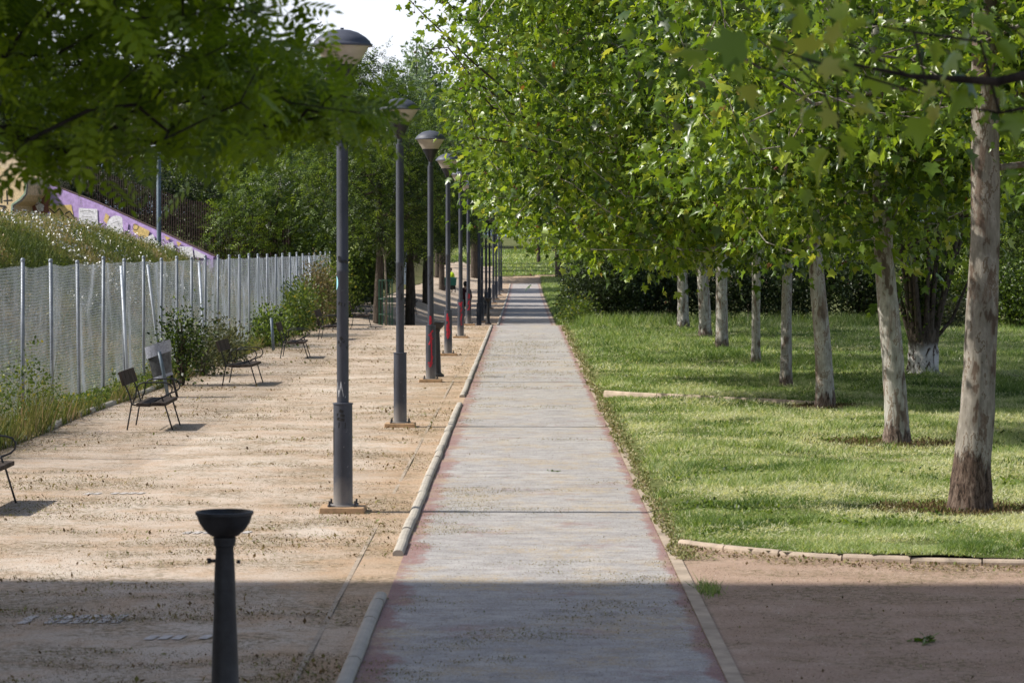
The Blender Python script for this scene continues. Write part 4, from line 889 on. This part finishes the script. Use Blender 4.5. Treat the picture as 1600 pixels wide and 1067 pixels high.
mark(L_[8], M['teal'], .105, [(F0-.7, .8), (F0+.7, .8)], .55); mark(L_[10], M['pale'], .067, [(F0-.6, 3.1), (F0+.5, 3.1)], .10, 'paper_scrap')

# grey lamp beyond the fence on the mound
def grey_lamp():
    x, y = -14.1, 104; z = float(H(x, y)); hh = 2.8+(387-228)/4200*y-z
    t = thing('garden_lamp', 'grey lamp post with a flat clear head on the weedy mound', 'street lamp', (x, y, z))
    p = MB(); p.lathe([(.09, -.2), (.085, hh*.9), (.05, hh*.91), (.05, hh-.30)], 16); p.build('pole', M['bluegrey'], t, True)
    h = MB(); h.lathe([(.05, hh-.32), (.09, hh-.26), (.10, hh-.22), (.22, hh-.10), (.30, hh-.03)], 20); h.build('bowl', M['wire'], t, True)
    l = MB(); l.lathe([(0, hh+.02), (.2, hh+.015), (.31, hh-.01), (.31, hh-.03), (0, hh-.03)], 20); l.build('lid', M['galv'], t, True)
grey_lamp()

# ------------------------------------------------------------------ drinking fountains
def fountain(x, y, rz, label):
    z = float(H(x, y)); t = thing('drinking_fountain', label, 'fountain', (x, y, z), rz, 'black cast iron drinking fountains')
    c = MB(); c.lathe([(.15, -.02), (.15, .05), (.10, .08), (.085, .12), (.078, .35), (.068, .60), (.064, .80), (.055, .96), (.058, .975), (.066, .98), (.066, 1.0), (.07, 1.01), (.07, 1.03)], 24); c.build('column', M['fount'], t, True, .6)
    b = MB(); b.lathe([(.05, 1.03), (.085, 1.04), (.125, 1.075), (.155, 1.12), (.170, 1.165), (.178, 1.17), (.178, 1.188), (.168, 1.19), (.160, 1.165), (.12, 1.10), (.03, 1.07), (0, 1.07)], 32); b.build('bowl', M['fount'], t, True, .6)
    k = MB(); k.tube([(-.05, 0, .885), (-.085, 0, .885)], .011, 8); k.tube([(-.085, 0, .885), (-.105, 0, .885)], .018, 8); k.build('push_tap', M['dark'], t, True)
    g = MB(); g.tube([(.075, 0, .88), (.095, 0, .88)], .012, 8); g.build('bolt', M['dark'], t, True)
    e = MB(); e.tube([(0, -.045, 1.075), (0, -.05, 1.11)], .022, 12); e.build('drain', M['galv'], t, True)
fountain(-1.83, 16.4, 0, 'black drinking fountain in the left foreground, in the shade')
fountain(-1.875, 58.3, .4, 'second black drinking fountain, half hidden behind the third lamp')
fountain(-1.60, 121.5, .2, 'farthest black drinking fountain, among the lamps beyond the drop')

# ------------------------------------------------------------------ benches
def make_bench():
    t = thing('park_bench', None, None); Lp = .86   # origin: middle between the rear feet; +x faces the path, y along the bench
    for i, (xa, za) in enumerate(((.285, .405), (.52, .415))):
        s = MB(); s.plank((xa, -Lp, za), (xa, Lp, za), .215, .052, (.03, 0, 1)); s.build('seat_board', M['wood'], t, bevel=.006)
    b = MB(); b.plank((-.052, -Lp+.05, .80), (-.052, Lp-.05, .80), .225, .042, (.95, 0, .30)); b.build('backrest', M['wood'], t, bevel=.006)
    for sy in (-.55, .55):
        f = MB(); r = .0125
        f.tube([(0, sy, 0), (.035, sy, .2), (.072, sy, .405), (.03, sy, .56), (-.03, sy, .70), (-.085, sy, .88)], r, 7)
        f.tube([(.072, sy, .395), (.2, sy, .375), (.6, sy, .385)], r, 7)
        f.tube([(.70, sy, 0), (.64, sy, .2), (.585, sy, .385), (.55, sy, .47), (.53, sy, .52)], r, 7)
        f.build('side_frame', M['dark'], t, True)
        a = MB(); ay = sy*1.02
        arc = [(.09, ay, .42), (.135, ay, .52), (.15, ay, .64), (.19, ay, .715), (.26, ay, .735), (.58, ay, .735), (.66, ay, .71), (.70, ay, .655), (.69, ay, .59), (.64, ay, .545), (.55, ay, .51), (.46, ay, .47), (.42, ay, .43)]
        a.tube(arc, .0115, 7); a.build('armrest', M['dark'], t, True)
    br = MB(); br.tube([(.07, -.55, .40), (.07, .55, .40)], .009, 6); br.tube([(-.03, -.55, .70), (-.03, .55, .70)], .009, 6); br.build('cross_rod', M['dark'], t)
    return t
bp = make_bench()
bl = ['bench cut off by the left edge of the picture', 'nearest whole bench, in front of the leaning bin', 'second whole bench, beside the grey green fence shrubs', 'third whole bench, just past the bare grey post', 'bench half behind the first lamp pole, by the yellow green shrub', 'pale sunlit bench right behind the first lamp pole', 'dim bench in the shade behind the second lamp pole']
for i, (x, yy, rz) in enumerate(((-6.27, 28.85, .0), (-6.13, 41.95, .02), (-6.12, 55.2, -.02), (-6.18, 68.6, .03), (-6.22, 82, -.02), (-6.1, 95.3, .06), (-5.5, 121, 0))):
    o = bp if i == 0 else copy_thing(bp); o.location = (x, yy, float(H(x, yy))); o.rotation_euler = (0, 0, rz); tag(o, bl[i], 'bench', 'dark slatted benches facing the path')

# bin and stub posts
def bin_():
    x, y = -6.70, 50.5; t = thing('waste_bin', 'tilted steel litter bin with a grey bag folded over its rim', 'bin', (x, y, 0)); t.rotation_euler = (0, math.radians(-9), 0)
    p = MB(); p.tube([(.03, -.16, -.05), (.02, -.16, .5), (.0, -.16, .86)], .034, 10); p.build('post', M['bluegrey'], t, True)
    p = MB(); p.tube([(.16, .14, -.05), (.13, .14, .3), (.08, .14, .7)], .025, 10); p.build('rear_post', M['dark'], t, True)
    def shell(mb, r0, r1, z0, z1, n=22):
        vs = [(r*1.0*math.cos(2*PI*j/n)-.03+.0*z, r*.66*math.sin(2*PI*j/n)+.02, z+(-.0+.17*math.cos(2*PI*j/n)*r)) for (r, z) in ((r0, z0), (r1, z1)) for j in range(n)]
        mb.add(vs, [(j, (j+1) % n, n+(j+1) % n, n+j) for j in range(n)])
    b = MB(); shell(b, .19, .235, .40, .98); n = 22; b.add([b.v[j] for j in range(n)], [tuple(range(n))[::-1]]); b.build('drum', M['bin'], t, True)
    g = MB(); shell(g, .252, .250, .80, 1.02); shell(g, .250, .215, 1.02, 1.0); shell(g, .20, .19, .36, .43); g.build('bin_bag', M['bag'], t, True)
bin_()
mb = MB(); mb.tube([(0, 0, -.05), (-.06, 0, .88)], .042, 10); o = mb.build('stub_post', M['bluegrey'], None, True); o.location = (-6.84, 73.5, 0); tag(o, 'short bare blue-grey post beside the third whole bench', 'post')

# ------------------------------------------------------------------ wire fence
def fence():
    t = thing('wire_fence', 'long galvanised wire mesh fence with tubular posts', 'fence', (-7.65, 0, 0))
    rn = random.Random(4); ys = [35.7+2.62*i for i in range(28)]; ys = [q for q in ys if q < 107]
    for i, q in enumerate(ys):
        dx = rn.uniform(-.02, .02); tp = rn.uniform(-.03, .05); p = MB(); ly_ = rn.uniform(-.05, .05)
        p.tube([(0, q, -.1), (dx, q+ly_, 2.56+tp)], .031, 10); p.lathe([(.036, 0), (.036, .03), (.026, .05), (0, .055)], 10, (dx, q+ly_, 2.555+tp)); p.build('post', M['galv'], t, True)
    for q in (50.8, 63.0, 95.5, 54.6):   # leaning braces
        s = 1 if q != 54.6 else -1
        p = MB(); p.tube([(.25, q-s*.5, -.05), (.03, q+s*.1, 2.45)], .03, 8); p.build('brace', M['wire'], t, True)
    y0, y1 = ys[0]-2.4, ys[-1]; post = np.array([y0]+ys)
    def sag(yy): # 0 at a post, 1 halfway
        j = np.clip(np.searchsorted(post, yy)-1, 0, len(post)-2); f = (yy-post[j])/(post[j+1]-post[j]); return np.sin(np.pi*np.clip(f, 0, 1))
    def off(yy, zz): return .05*sag(yy)*wob(yy*0+zz, yy, 1.1, 2), (-.03*sag(yy)*(zz/2.5))+.014*wob(yy, zz*2.0, 2.2, 6)*sag(yy)
    def prisms(A, B, w):   # square wires between point arrays A and B
        d = B-A; d /= np.linalg.norm(d, axis=1, keepdims=True); ref = np.where(np.abs(d[:, 2:3]) > .9, np.array([[1., 0, 0]]), np.array([[0, 0, 1.]])); a = np.cross(d, ref); a /= np.linalg.norm(a, axis=1, keepdims=True); b = np.cross(d, a)
        V = np.stack([A+a*w, A+b*w, A-a*w, A-b*w, B+a*w, B+b*w, B-a*w, B-b*w], 1).reshape(-1, 3); f = np.array([(0, 1, 5, 4), (1, 2, 6, 5), (2, 3, 7, 6), (3, 0, 4, 7)]); n = len(A)
        return V, (f[None]+(np.arange(n)*8)[:, None, None]).reshape(-1, 4)
    A = []; B = []
    yy = np.arange(y0, y1, .33)
    for zz in np.arange(.05, 2.54, .048):
        ox, oz = off(yy, yy*0+zz); P = np.stack([ox, yy, zz+oz], 1); A.append(P[:-1]); B.append(P[1:])
    V1, F1 = prisms(np.concatenate(A), np.concatenate(B), .0028)
    A = []; B = []; yv = np.arange(y0, y1, .055); zs = np.linspace(.04, 2.53, 7); pr = None
    for zz in zs:
        ox, oz = off(yv, yv*0+zz); P = np.stack([ox, yv+.012*wob(yv, yv*0+zz, 5, 3), zz+oz], 1)
        if pr is not None: A.append(pr); B.append(P)
        pr = P
    V2, F2 = prisms(np.concatenate(A), np.concatenate(B), .0018)
    np_mesh('wire_mesh', np.concatenate([V1, V2]), np.concatenate([F1, F2+len(V1)]), M['wire'], t)
fence()

# ------------------------------------------------------------------ graffiti ramp wall and bar fence
def at(px, py, d): return ((px-818)/4200*d, 2.8+(387-py)/4200*d)
class Plane:   # vertical plane turned towards the left; gives (distance along it, height)
    def __init__(s, px, d, ang): s.x, s.y, s.a = (px-818)/4200*d, d, ang
    def __call__(s, px, py):
        u = (px-818)/4200; q = (u*s.y-s.x)/(math.cos(s.a)+u*math.sin(s.a)); d = s.y-q*math.sin(s.a); return (q, 2.8+(387-py)/4200*d)
WALL = Plane(60, 111.5, .5); HUT = Plane(44, 110.2, .45)
def graffiti_wall():
    t = thing('ramp_wall', 'sloping ramp wall covered in purple, yellow and white graffiti', 'wall', (WALL.x, WALL.y, 0), -WALL.a)
    top = [WALL(-60, 240), WALL(60, 283), WALL(150, 318), WALL(245, 361), WALL(333, 402)]
    mb = MB(); n = len(top); vs = [(x, 0, .5) for x, z in top]+[(x, 0, z) for x, z in top]+[(x, .35, z) for x, z in top]+[(x, .35, .5) for x, z in top]
    mb.add(vs, [(i, i+1, n+i+1, n+i) for i in range(n-1)]+[(n+i, n+i+1, 2*n+i+1, 2*n+i) for i in range(n-1)]+[(n-1, 4*n-1, 3*n-1, 2*n-1)]); mb.build('wall_face', plain('purple_spray_wall', (.42, .29, .56, 1), .8, 0, 5, .3), t)
    gm = {k: plain('graffiti_'+k, v, .8, 0, 14, .3) for k, v in dict(white=(.66, .65, .69, 1), yellow=(.58, .42, .16, 1), rust=(.19, .075, .055, 1), black=(.02, .02, .022, 1), lilac=(.45, .31, .60, 1), mint=(.26, .36, .26, 1), cream=(.62, .47, .27, 1)).items()}
    lay = [0]
    def poly(m, pts, w=None):
        lay[0] += 1; yy = -.004-.0035*lay[0]; P = [WALL(a, b) for a, b in pts]; mb = MB()
        if w is None: mb.add([(x, yy, z) for x, z in P], [tuple(range(len(P)))])
        else:
            ww = w/4200*106/2
            for (xa, za), (xb, zb) in zip(P[:-1], P[1:]):
                L = math.hypot(xb-xa, zb-za)+1e-6; nx, nz = -(zb-za)/L*ww, (xb-xa)/L*ww; yy -= .0004
                mb.add([(xa-nx, yy, za-nz), (xa+nx, yy, za+nz), (xb+nx, yy, zb+nz), (xb-nx, yy, zb-nz)], [(0, 1, 2, 3)])
        mb.build('graffiti_shape', gm[m], t)
    circ = lambda a, b, r, s=1.0, n=16: [(a+r*math.cos(q), b+r*s*math.sin(q)) for q in np.linspace(0, 2*PI, n, endpoint=False)]
    poly('rust', [(48, 283), (80, 297), (78, 330), (60, 345), (20, 345), (25, 310), (42, 300)])
    poly('mint', [(22, 322), (50, 322), (56, 345), (20, 345)]); 
    poly('white', [(56, 322), (64, 318), (70, 322), (68, 330), (60, 331)])
    poly('yellow', [(76, 322), (112, 320), (118, 350), (98, 346), (80, 340)]); poly('white', [(58, 336), (80, 338), (104, 350), (104, 360), (56, 352)])
    poly('black', [(78, 326), (86, 333), (94, 326), (100, 336), (110, 330), (116, 340)], 2); poly('black', [(88, 345), (100, 335), (116, 345)], 2)
    poly('white', [(124, 325), (153, 327), (154, 355), (124, 350)]); poly('yellow', [(166, 333), (172, 338), (168, 350), (163, 345)])
    poly('white', circ(183, 352, 15, 1.0)); poly('lilac', [(192, 340), (202, 350), (200, 362), (194, 366)])
    poly('yellow', [(210, 349), (235, 361), (232, 373), (220, 370), (209, 362)]); poly('white', [(207, 371), (225, 373), (240, 366), (250, 385), (250, 400), (205, 385)]); poly('black', circ(213, 355, 4.5)+[(217.5, 355)], .8)
    poly('white', [(258, 382), (272, 378), (276, 402), (256, 402)]); poly('yellow', [(258, 368), (268, 372), (262, 376)]); poly('yellow', [(277, 377), (285, 380), (280, 386)])
    poly('white', [(282, 385), (302, 386), (304, 404), (282, 404)]); poly('white', [(305, 390), (325, 400), (322, 404), (306, 402)])
    for k, pts in enumerate([[(127, 331), (140, 329), (148, 332)], [(130, 338), (146, 340)], [(128, 345), (139, 344), (150, 348)], [(176, 350), (186, 346), (190, 356)]]): poly('black', pts, .7)
    rn = random.Random(8)
    for k in range(7): a, b = rn.uniform(50, 74), rn.uniform(296, 322); poly('white', [(a+rn.uniform(-6, 6), b+rn.uniform(-6, 6)) for _ in range(4)], .7)
    # cap on the wall
    mb = MB(); xs = [p[0] for p in top]; zs = [p[1] for p in top]
    mb.tube([(x, .16, z+.03) for x, z in zip(xs, zs)], .05, 6); mb.build('coping', M['corten'], t)
    # cream gable with a round black-edged panel at the left
    t2 = thing('painted_hut', 'cream painted block with a black rounded outline and letter strokes at the far left', 'wall', (HUT.x, HUT.y, 0), -HUT.a)
    p2 = HUT
    out = [(-60, 232), (10, 265), (38, 277), (44, 290), (42, 305), (34, 315), (22, 322), (20, 345), (-60, 345)]; P = [p2(*q) for q in out]; n = len(P)
    mb = MB(); mb.add([(x, 0, z) for x, z in P]+[(x, 3, z) for x, z in P], [tuple(range(n)), tuple(range(2*n-1, n-1, -1))]+[(i, (i+1) % n, n+(i+1) % n, n+i) for i in range(n)]); mb.build('painted_wall', gm['cream'], t2)
    def ln(m, pts, w, yy):
        P = [p2(*q) for q in pts]; mb = MB(); ww = w/4200*103/2
        for k, ((xa, za), (xb, zb)) in enumerate(zip(P[:-1], P[1:])):
            L = math.hypot(xb-xa, zb-za)+1e-6; nx, nz = -(zb-za)/L*ww, (xb-xa)/L*ww; mb.add([(xa-nx, yy-k*.0006, za-nz), (xa+nx, yy-k*.0006, za+nz), (xb+nx, yy-k*.0006, zb+nz), (xb-nx, yy-k*.0006, zb-nz)], [(0, 1, 2, 3)])
        mb.build('graffiti_line', gm[m], t2)
    ln('mint', [(37, 279), (41, 290), (39, 303), (31, 312), (19, 320), (18, 338)], 3, -.006); ln('black', [(39, 277), (44, 290), (42, 304), (34, 314), (22, 321), (20, 340)], 3, -.012)
    ln('black', [(3, 296), (3, 318)], 2.5, -.006); ln('black', [(11, 298), (12, 320)], 2.5, -.009); ln('black', [(6, 314), (20, 313)], 2, -.013); ln('black', [(0, 322), (10, 323), (4, 328), (10, 334), (1, 336)], 3, -.018)
graffiti_wall()
def bar_fence():
    B = Plane(20, 114.5, .5); t = thing('bar_fence', 'tall fence of thin rusty brown bars climbing with the ramp wall', 'fence', (B.x, B.y, 0), -B.a); mb = MB()
    for px in np.arange(20, 452, 3.6):
        top = np.interp(px, [20, 150, 290, 452], [225, 265, 310, 352]); bot = np.interp(px, [20, 60, 150, 245, 333, 452], [290, 290, 325, 368, 408, 425])
        x, zt = B(px, top+random.uniform(-1, 1)); zb = B(px, bot)[1]-.3; mb.box(x-.011, x+.011, -.02, .02, zb, zt)
    mb.build('bars', M['corten'], t)
    r = MB(); r.tube([(B(a, b)[0], .04, B(a, b)[1]) for a, b in ((20, 292), (150, 322), (333, 403), (452, 414))], .03, 6); r.build('rail', M['corten'], t)
    for px in (445, 449, 453):
        x, z = B(px, 352); q = MB(); q.box(x-.06, x+.02, -.05, .05, .6, z); q.build('post', M['corten'], t)
bar_fence()

# green tree guard with a sapling
def guard():
    x, y = -5.28, 104.5; z = float(H(x, y)); t = thing('tree_guard', 'green cylindrical bar cage around a thin sapling', 'tree guard', (x+.0, y-1.5, z))
    mb = MB(); r = .27
    for k in range(12):
        a = k*PI/6; mb.tube([(r*math.cos(a), r*math.sin(a), -.05), (r*math.cos(a), r*math.sin(a), 1.85)], .011, 5)
    mb.build('bars', M['green'], t)
    for zz in (.5, 1.1, 1.8):
        h = MB(); h.tube([(r*math.cos(a), r*math.sin(a), zz) for a in np.linspace(0, 2*PI, 19)], .012, 5, False); h.build('hoop', M['green'], t)
    rng = np.random.default_rng(4); s = thing('sapling', 'thin pale sapling standing inside the green cage', 'tree', (x, y-1.5, z)); mb = MB(); mb.tube([(0, 0, -.05), (.02, 0, 1.5), (-.03, 0, 2.6), (-.18, 0, 3.4)], [.05, .045, .035, .012], 8)
    cl = np.array([(.15, 0, 2.9), (.3, .1, 3.1), (-.3, 0, 3.5), (0, .2, 3.6), (.1, -.1, 3.3)]); 
    for c in cl: mb.tube([(-.04, 0, 2.6), tuple(c)], [.015, .006], 5)
    mb.build('trunk', M['twig'], s, True); crown_mesh('crown', cl, 30, .2, .2, 'pin4', M['l_mid'], rng, s)
guard()

# ------------------------------------------------------------------ people
def skin_mesh(name, joints, edges, mat, parent, root=0, sub=2):
    me = bpy.data.meshes.new(name); me.from_pydata([j[0] for j in joints], edges, []); o = bpy.data.objects.new(name, me); C.objects.link(o); o.parent = parent
    md = o.modifiers.new('skin', 'SKIN'); md.use_smooth_shade = True
    if not me.skin_vertices: 
        bpy.context.view_layer.objects.active = o
    for v, j in zip(me.skin_vertices[0].data, joints):
        r = j[1]; v.radius = r if isinstance(r, tuple) else (r, r); 
    me.skin_vertices[0].data[root].use_root = True
    s = o.modifiers.new('sub', 'SUBSURF'); s.levels = sub; s.render_levels = sub; me.materials.append(mat); return o
def person(x, y, rz, s, label, top, legs, hair, stride=.12, group=None):
    t = thing('person', label, 'person', (x, y, float(H(x, y)))); t.rotation_euler = (0, 0, rz); t.scale = (s, s, s)
    skin = plain('skin', (.42, .25, .17, 1), .6, 0, 5, .1); k = stride
    J = [((0, 0, .95), (.15, .10)), ((0, 0, 1.18), (.14, .10)), ((0, .0, 1.40), (.17, .10)), ((0, .0, 1.50), (.055, .055)), ((0, -.01, 1.60), (.075, .09)), ((0, -.01, 1.70), (.075, .09)), ((0, -.01, 1.76), (.045, .05)),
         ((.09, 0, .88), .085), ((.10, -k*.4, .48), .055), ((.10, k*.5, .09), .04), ((.10, k*.5-.16, .04), .035), ((-.09, 0, .88), .085), ((-.10, -k*.8, .48), .055), ((-.10, -k, .09), .04), ((-.10, -k-.16, .04), .035),
         ((.20, 0, 1.40), .055), ((.25, .03, 1.13), .042), ((.24, -.08, .90), .032), ((.24, -.10, .82), .028), ((-.20, 0, 1.40), .055), ((-.25, .03, 1.13), .042), ((-.24, -.08, .90), .032), ((-.24, -.10, .82), .028)]
    E = [(0, 1), (1, 2), (2, 3), (3, 4), (4, 5), (5, 6), (0, 7), (7, 8), (8, 9), (9, 10), (0, 11), (11, 12), (12, 13), (13, 14), (2, 15), (15, 16), (16, 17), (17, 18), (2, 19), (19, 20), (20, 21), (21, 22)]
    # five fingers on each hand
    for sx, hnd in ((1, 18), (-1, 22)):
        hx, hy, hz = J[hnd][0]
        for q, (dy, L) in enumerate(((-.028, .07), (-.010, .085), (.008, .08), (.025, .065))):
            b = len(J); J += [((hx, hy+dy, hz-.045), .010), ((hx-sx*.012, hy+dy, hz-.045-L*.6), .009), ((hx-sx*.035, hy+dy, hz-.045-L), .008)]; E += [(hnd, b), (b, b+1), (b+1, b+2)]
        b = len(J); J += [((hx-sx*.01, hy-.045, hz-.02), .011), ((hx-sx*.02, hy-.06, hz-.06), .009)]; E += [(hnd, b), (b, b+1)]
    skin_mesh('body', J, E, skin, t)
    sh = plain('shirt_cloth', top, .9, 0, 6, .2); tr_ = plain('trouser_cloth', legs, .9, 0, 6, .2)
    skin_mesh('jacket', [((0, 0, .78), (.19, .145)), ((0, 0, 1.1), (.19, .15)), ((0, 0, 1.40), (.20, .14)), ((0, 0, 1.56), (.085, .09)), ((.21, 0, 1.38), .075), ((.265, .03, 1.13), .06), ((.25, -.08, .93), .048), ((-.21, 0, 1.38), .075), ((-.265, .03, 1.13), .06), ((-.25, -.08, .93), .048)], [(0, 1), (1, 2), (2, 3), (2, 4), (4, 5), (5, 6), (2, 7), (7, 8), (8, 9)], sh, t)
    skin_mesh('trousers', [((0, 0, 1.0), (.17, .13)), ((.09, 0, .84), .115), ((.10, -k*.4, .48), .078), ((.10, k*.5, .12), .06), ((-.09, 0, .84), .115), ((-.10, -k*.8, .48), .078), ((-.10, -k, .12), .06)], [(0, 1), (1, 2), (2, 3), (0, 4), (4, 5), (5, 6)], tr_, t)
    for sx, yy in ((.10, k*.5), (-.10, -k)): skin_mesh('shoe', [((sx, yy+.03, .05), .045), ((sx, yy-.08, .04), .045), ((sx, yy-.18, .035), .035)], [(0, 1), (1, 2)], M['dark'], t, 0, 1)
    hm = MB(); hm.lathe([(0, 1.825), (.06, 1.81), (.095, 1.76), (.10, 1.70), (.09, 1.63), (.07, 1.60)], 14, (0, .030, 0)); hm.build('hair', plain('hair_strands', hair, .7, 0, 30, .3), t, True)
    for sx in (-.03, .03):
        e = MB(); e.lathe([(0, -.010), (.010, 0), (0, .010)], 8, (sx, -.095, 1.69)); e.build('eye', M['dark'], t)
    nz = MB(); nz.add([(0, -.125, 1.655), (-.014, -.09, 1.65), (.014, -.09, 1.65), (0, -.09, 1.70)], [(0, 1, 3), (0, 3, 2), (0, 2, 1)]); nz.build('nose', skin, t)
    return t
person(-2.76, 127.5, PI+.1, 1.03, 'dark haired person in a dark red jacket walking away beyond the drop', (.045, .008, .012, 1), (.008, .008, .010, 1), (.008, .006, .005, 1), .14)
person(-5.15, 190, -.4, .95, 'distant worker in a fluorescent yellow top behind a green cart', (.50, .72, .02, 1), (.02, .06, .05, 1), (.02, .015, .01, 1), .05)
def cart():
    x, y = -5.15, 188.6; t = thing('handcart', 'green wheeled cleaning cart in front of the distant worker', 'cart', (x, y, float(H(x, y))))
    b = MB(); b.box(-.42, .42, -.3, .3, .50, 1.05, -.04); b.build('tub', plain('green_plastic', (.01, .13, .10, 1), .5, 0, 5, .2), t, bevel=.02)
    for sx in (-.36, .36):
        w = MB(); w.tube([(sx-.03, 0, .22), (sx+.03, 0, .22)], .22, 16); w.build('wheel', M['dark'], t, True)
    f = MB(); f.box(-.36, .36, -.03, .03, .2, .5); f.tube([(-.3, .3, .9), (-.3, .6, 1.05), (.3, .6, 1.05), (.3, .3, .9)], .02, 6); f.build('frame', M['dark'], t)
cart()

# pale wall glimpsed between the trunks
o = MB().box(-9.0, -8.3, 199.6, 200, -.5, 3.6).box(-9.1, -8.2, 199.5, 200.1, 3.6, 3.75).build('pale_wall', plain('pale_blue_render', (.55, .62, .70, 1), .8, 0, 3, .1)); tag(o, 'pale bluish wall glimpsed between trunks of the left tree row', 'wall')

# ------------------------------------------------------------------ unseen block added off to the left to shade the foreground
def block():
    t = thing('shade_block', 'tall block added outside the view at the left to shade the foreground', 'shade caster', (-42, 0, 0)); y1 = 23.65; y0 = -30; hb = 44
    b = MB(); b.box(-8, 8, y0, y1, -1, hb); b.build('walls', M['facade'], t)
    r = MB(); r.box(-8.05, 8.05, y0-.05, y1+.05, hb, hb+.4); r.build('roof', M['kerb'], t)
    for k in range(13):
        for j in range(6):
            w = MB(); yy = y1-4-j*8.5; zz = 2+k*3.2; w.box(8.003, 8.05, yy-.9, yy+.9, zz, zz+1.5); w.build('window', M['glass'], t)
block()
# far hill
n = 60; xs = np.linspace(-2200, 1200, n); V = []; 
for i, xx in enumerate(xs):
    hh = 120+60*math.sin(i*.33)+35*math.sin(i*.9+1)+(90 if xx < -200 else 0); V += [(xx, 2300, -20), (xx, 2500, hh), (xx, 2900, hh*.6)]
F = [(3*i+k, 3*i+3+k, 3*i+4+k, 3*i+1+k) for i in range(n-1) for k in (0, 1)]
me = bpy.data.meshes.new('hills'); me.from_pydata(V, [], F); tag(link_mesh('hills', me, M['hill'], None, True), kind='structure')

# ------------------------------------------------------------------ light, sky, camera
w = bpy.data.worlds.new('World'); sc.world = w; w.use_nodes = True; nt = w.node_tree
bg = nt.nodes['Background']; sky = nt.nodes.new('ShaderNodeTexSky'); sky.sky_type = 'NISHITA'; sky.sun_disc = False
sky.sun_elevation = sun_el; sky.sun_rotation = math.radians(272); sky.air_density = 1.0; sky.dust_density = 3.5; sky.ozone_density = 1.0; sky.altitude = 600
mx = nt.nodes.new('ShaderNodeMix'); mx.data_type = 'RGBA'; tcw = nt.nodes.new('ShaderNodeTexCoord'); sx = nt.nodes.new('ShaderNodeSeparateXYZ')
mr = nt.nodes.new('ShaderNodeMapRange'); nt.links.new(tcw.outputs['Generated'], sx.inputs[0]); nt.links.new(sx.outputs[2], mr.inputs[0]); mr.inputs[1].default_value = .10; mr.inputs[2].default_value = .30; mr.inputs[3].default_value = .85; mr.inputs[4].default_value = .0
nt.links.new(mr.outputs[0], mx.inputs[0]); nt.links.new(sky.outputs[0], mx.inputs[6]); mx.inputs[7].default_value = (8.2, 8.5, 9.3, 1); nt.links.new(mx.outputs[2], bg.inputs[0])  
bg.inputs[1].default_value = .115
ld = bpy.data.lights.new('sun', 'SUN'); ld.energy = 4.9; ld.angle = math.radians(.53); ld.color = (1, .955, .88)
lo = bpy.data.objects.new('sun', ld); C.objects.link(lo)
from mathutils import Vector
dv = Vector((math.cos(sun_el)*.9994, -math.cos(sun_el)*.035, -math.sin(sun_el))); lo.rotation_euler = dv.to_track_quat('-Z', 'Y').to_euler()

cd = bpy.data.cameras.new('camera'); cam = bpy.data.objects.new('camera', cd); C.objects.link(cam); sc.camera = cam
cd.sensor_width = 36; cd.lens = 4200*36/1600; cd.clip_end = 6000; cd.clip_start = .5
cam.location = (0, 0, 2.8); cam.rotation_euler = (math.radians(90)-math.atan(146.5/4200), 0, math.atan(18/4200))
cd.dof.use_dof = True; cd.dof.focus_distance = 46; cd.dof.aperture_fstop = 5.4
sc.view_settings.view_transform = 'Standard'; sc.view_settings.look = 'None'; sc.view_settings.exposure = .24; sc.view_settings.gamma = 1
sc.render.resolution_x = 1024; sc.render.resolution_y = 682
sc.cycles.max_bounces = 6; sc.cycles.diffuse_bounces = 3; sc.cycles.glossy_bounces = 2; sc.cycles.transmission_bounces = 3; sc.cycles.use_denoising = True
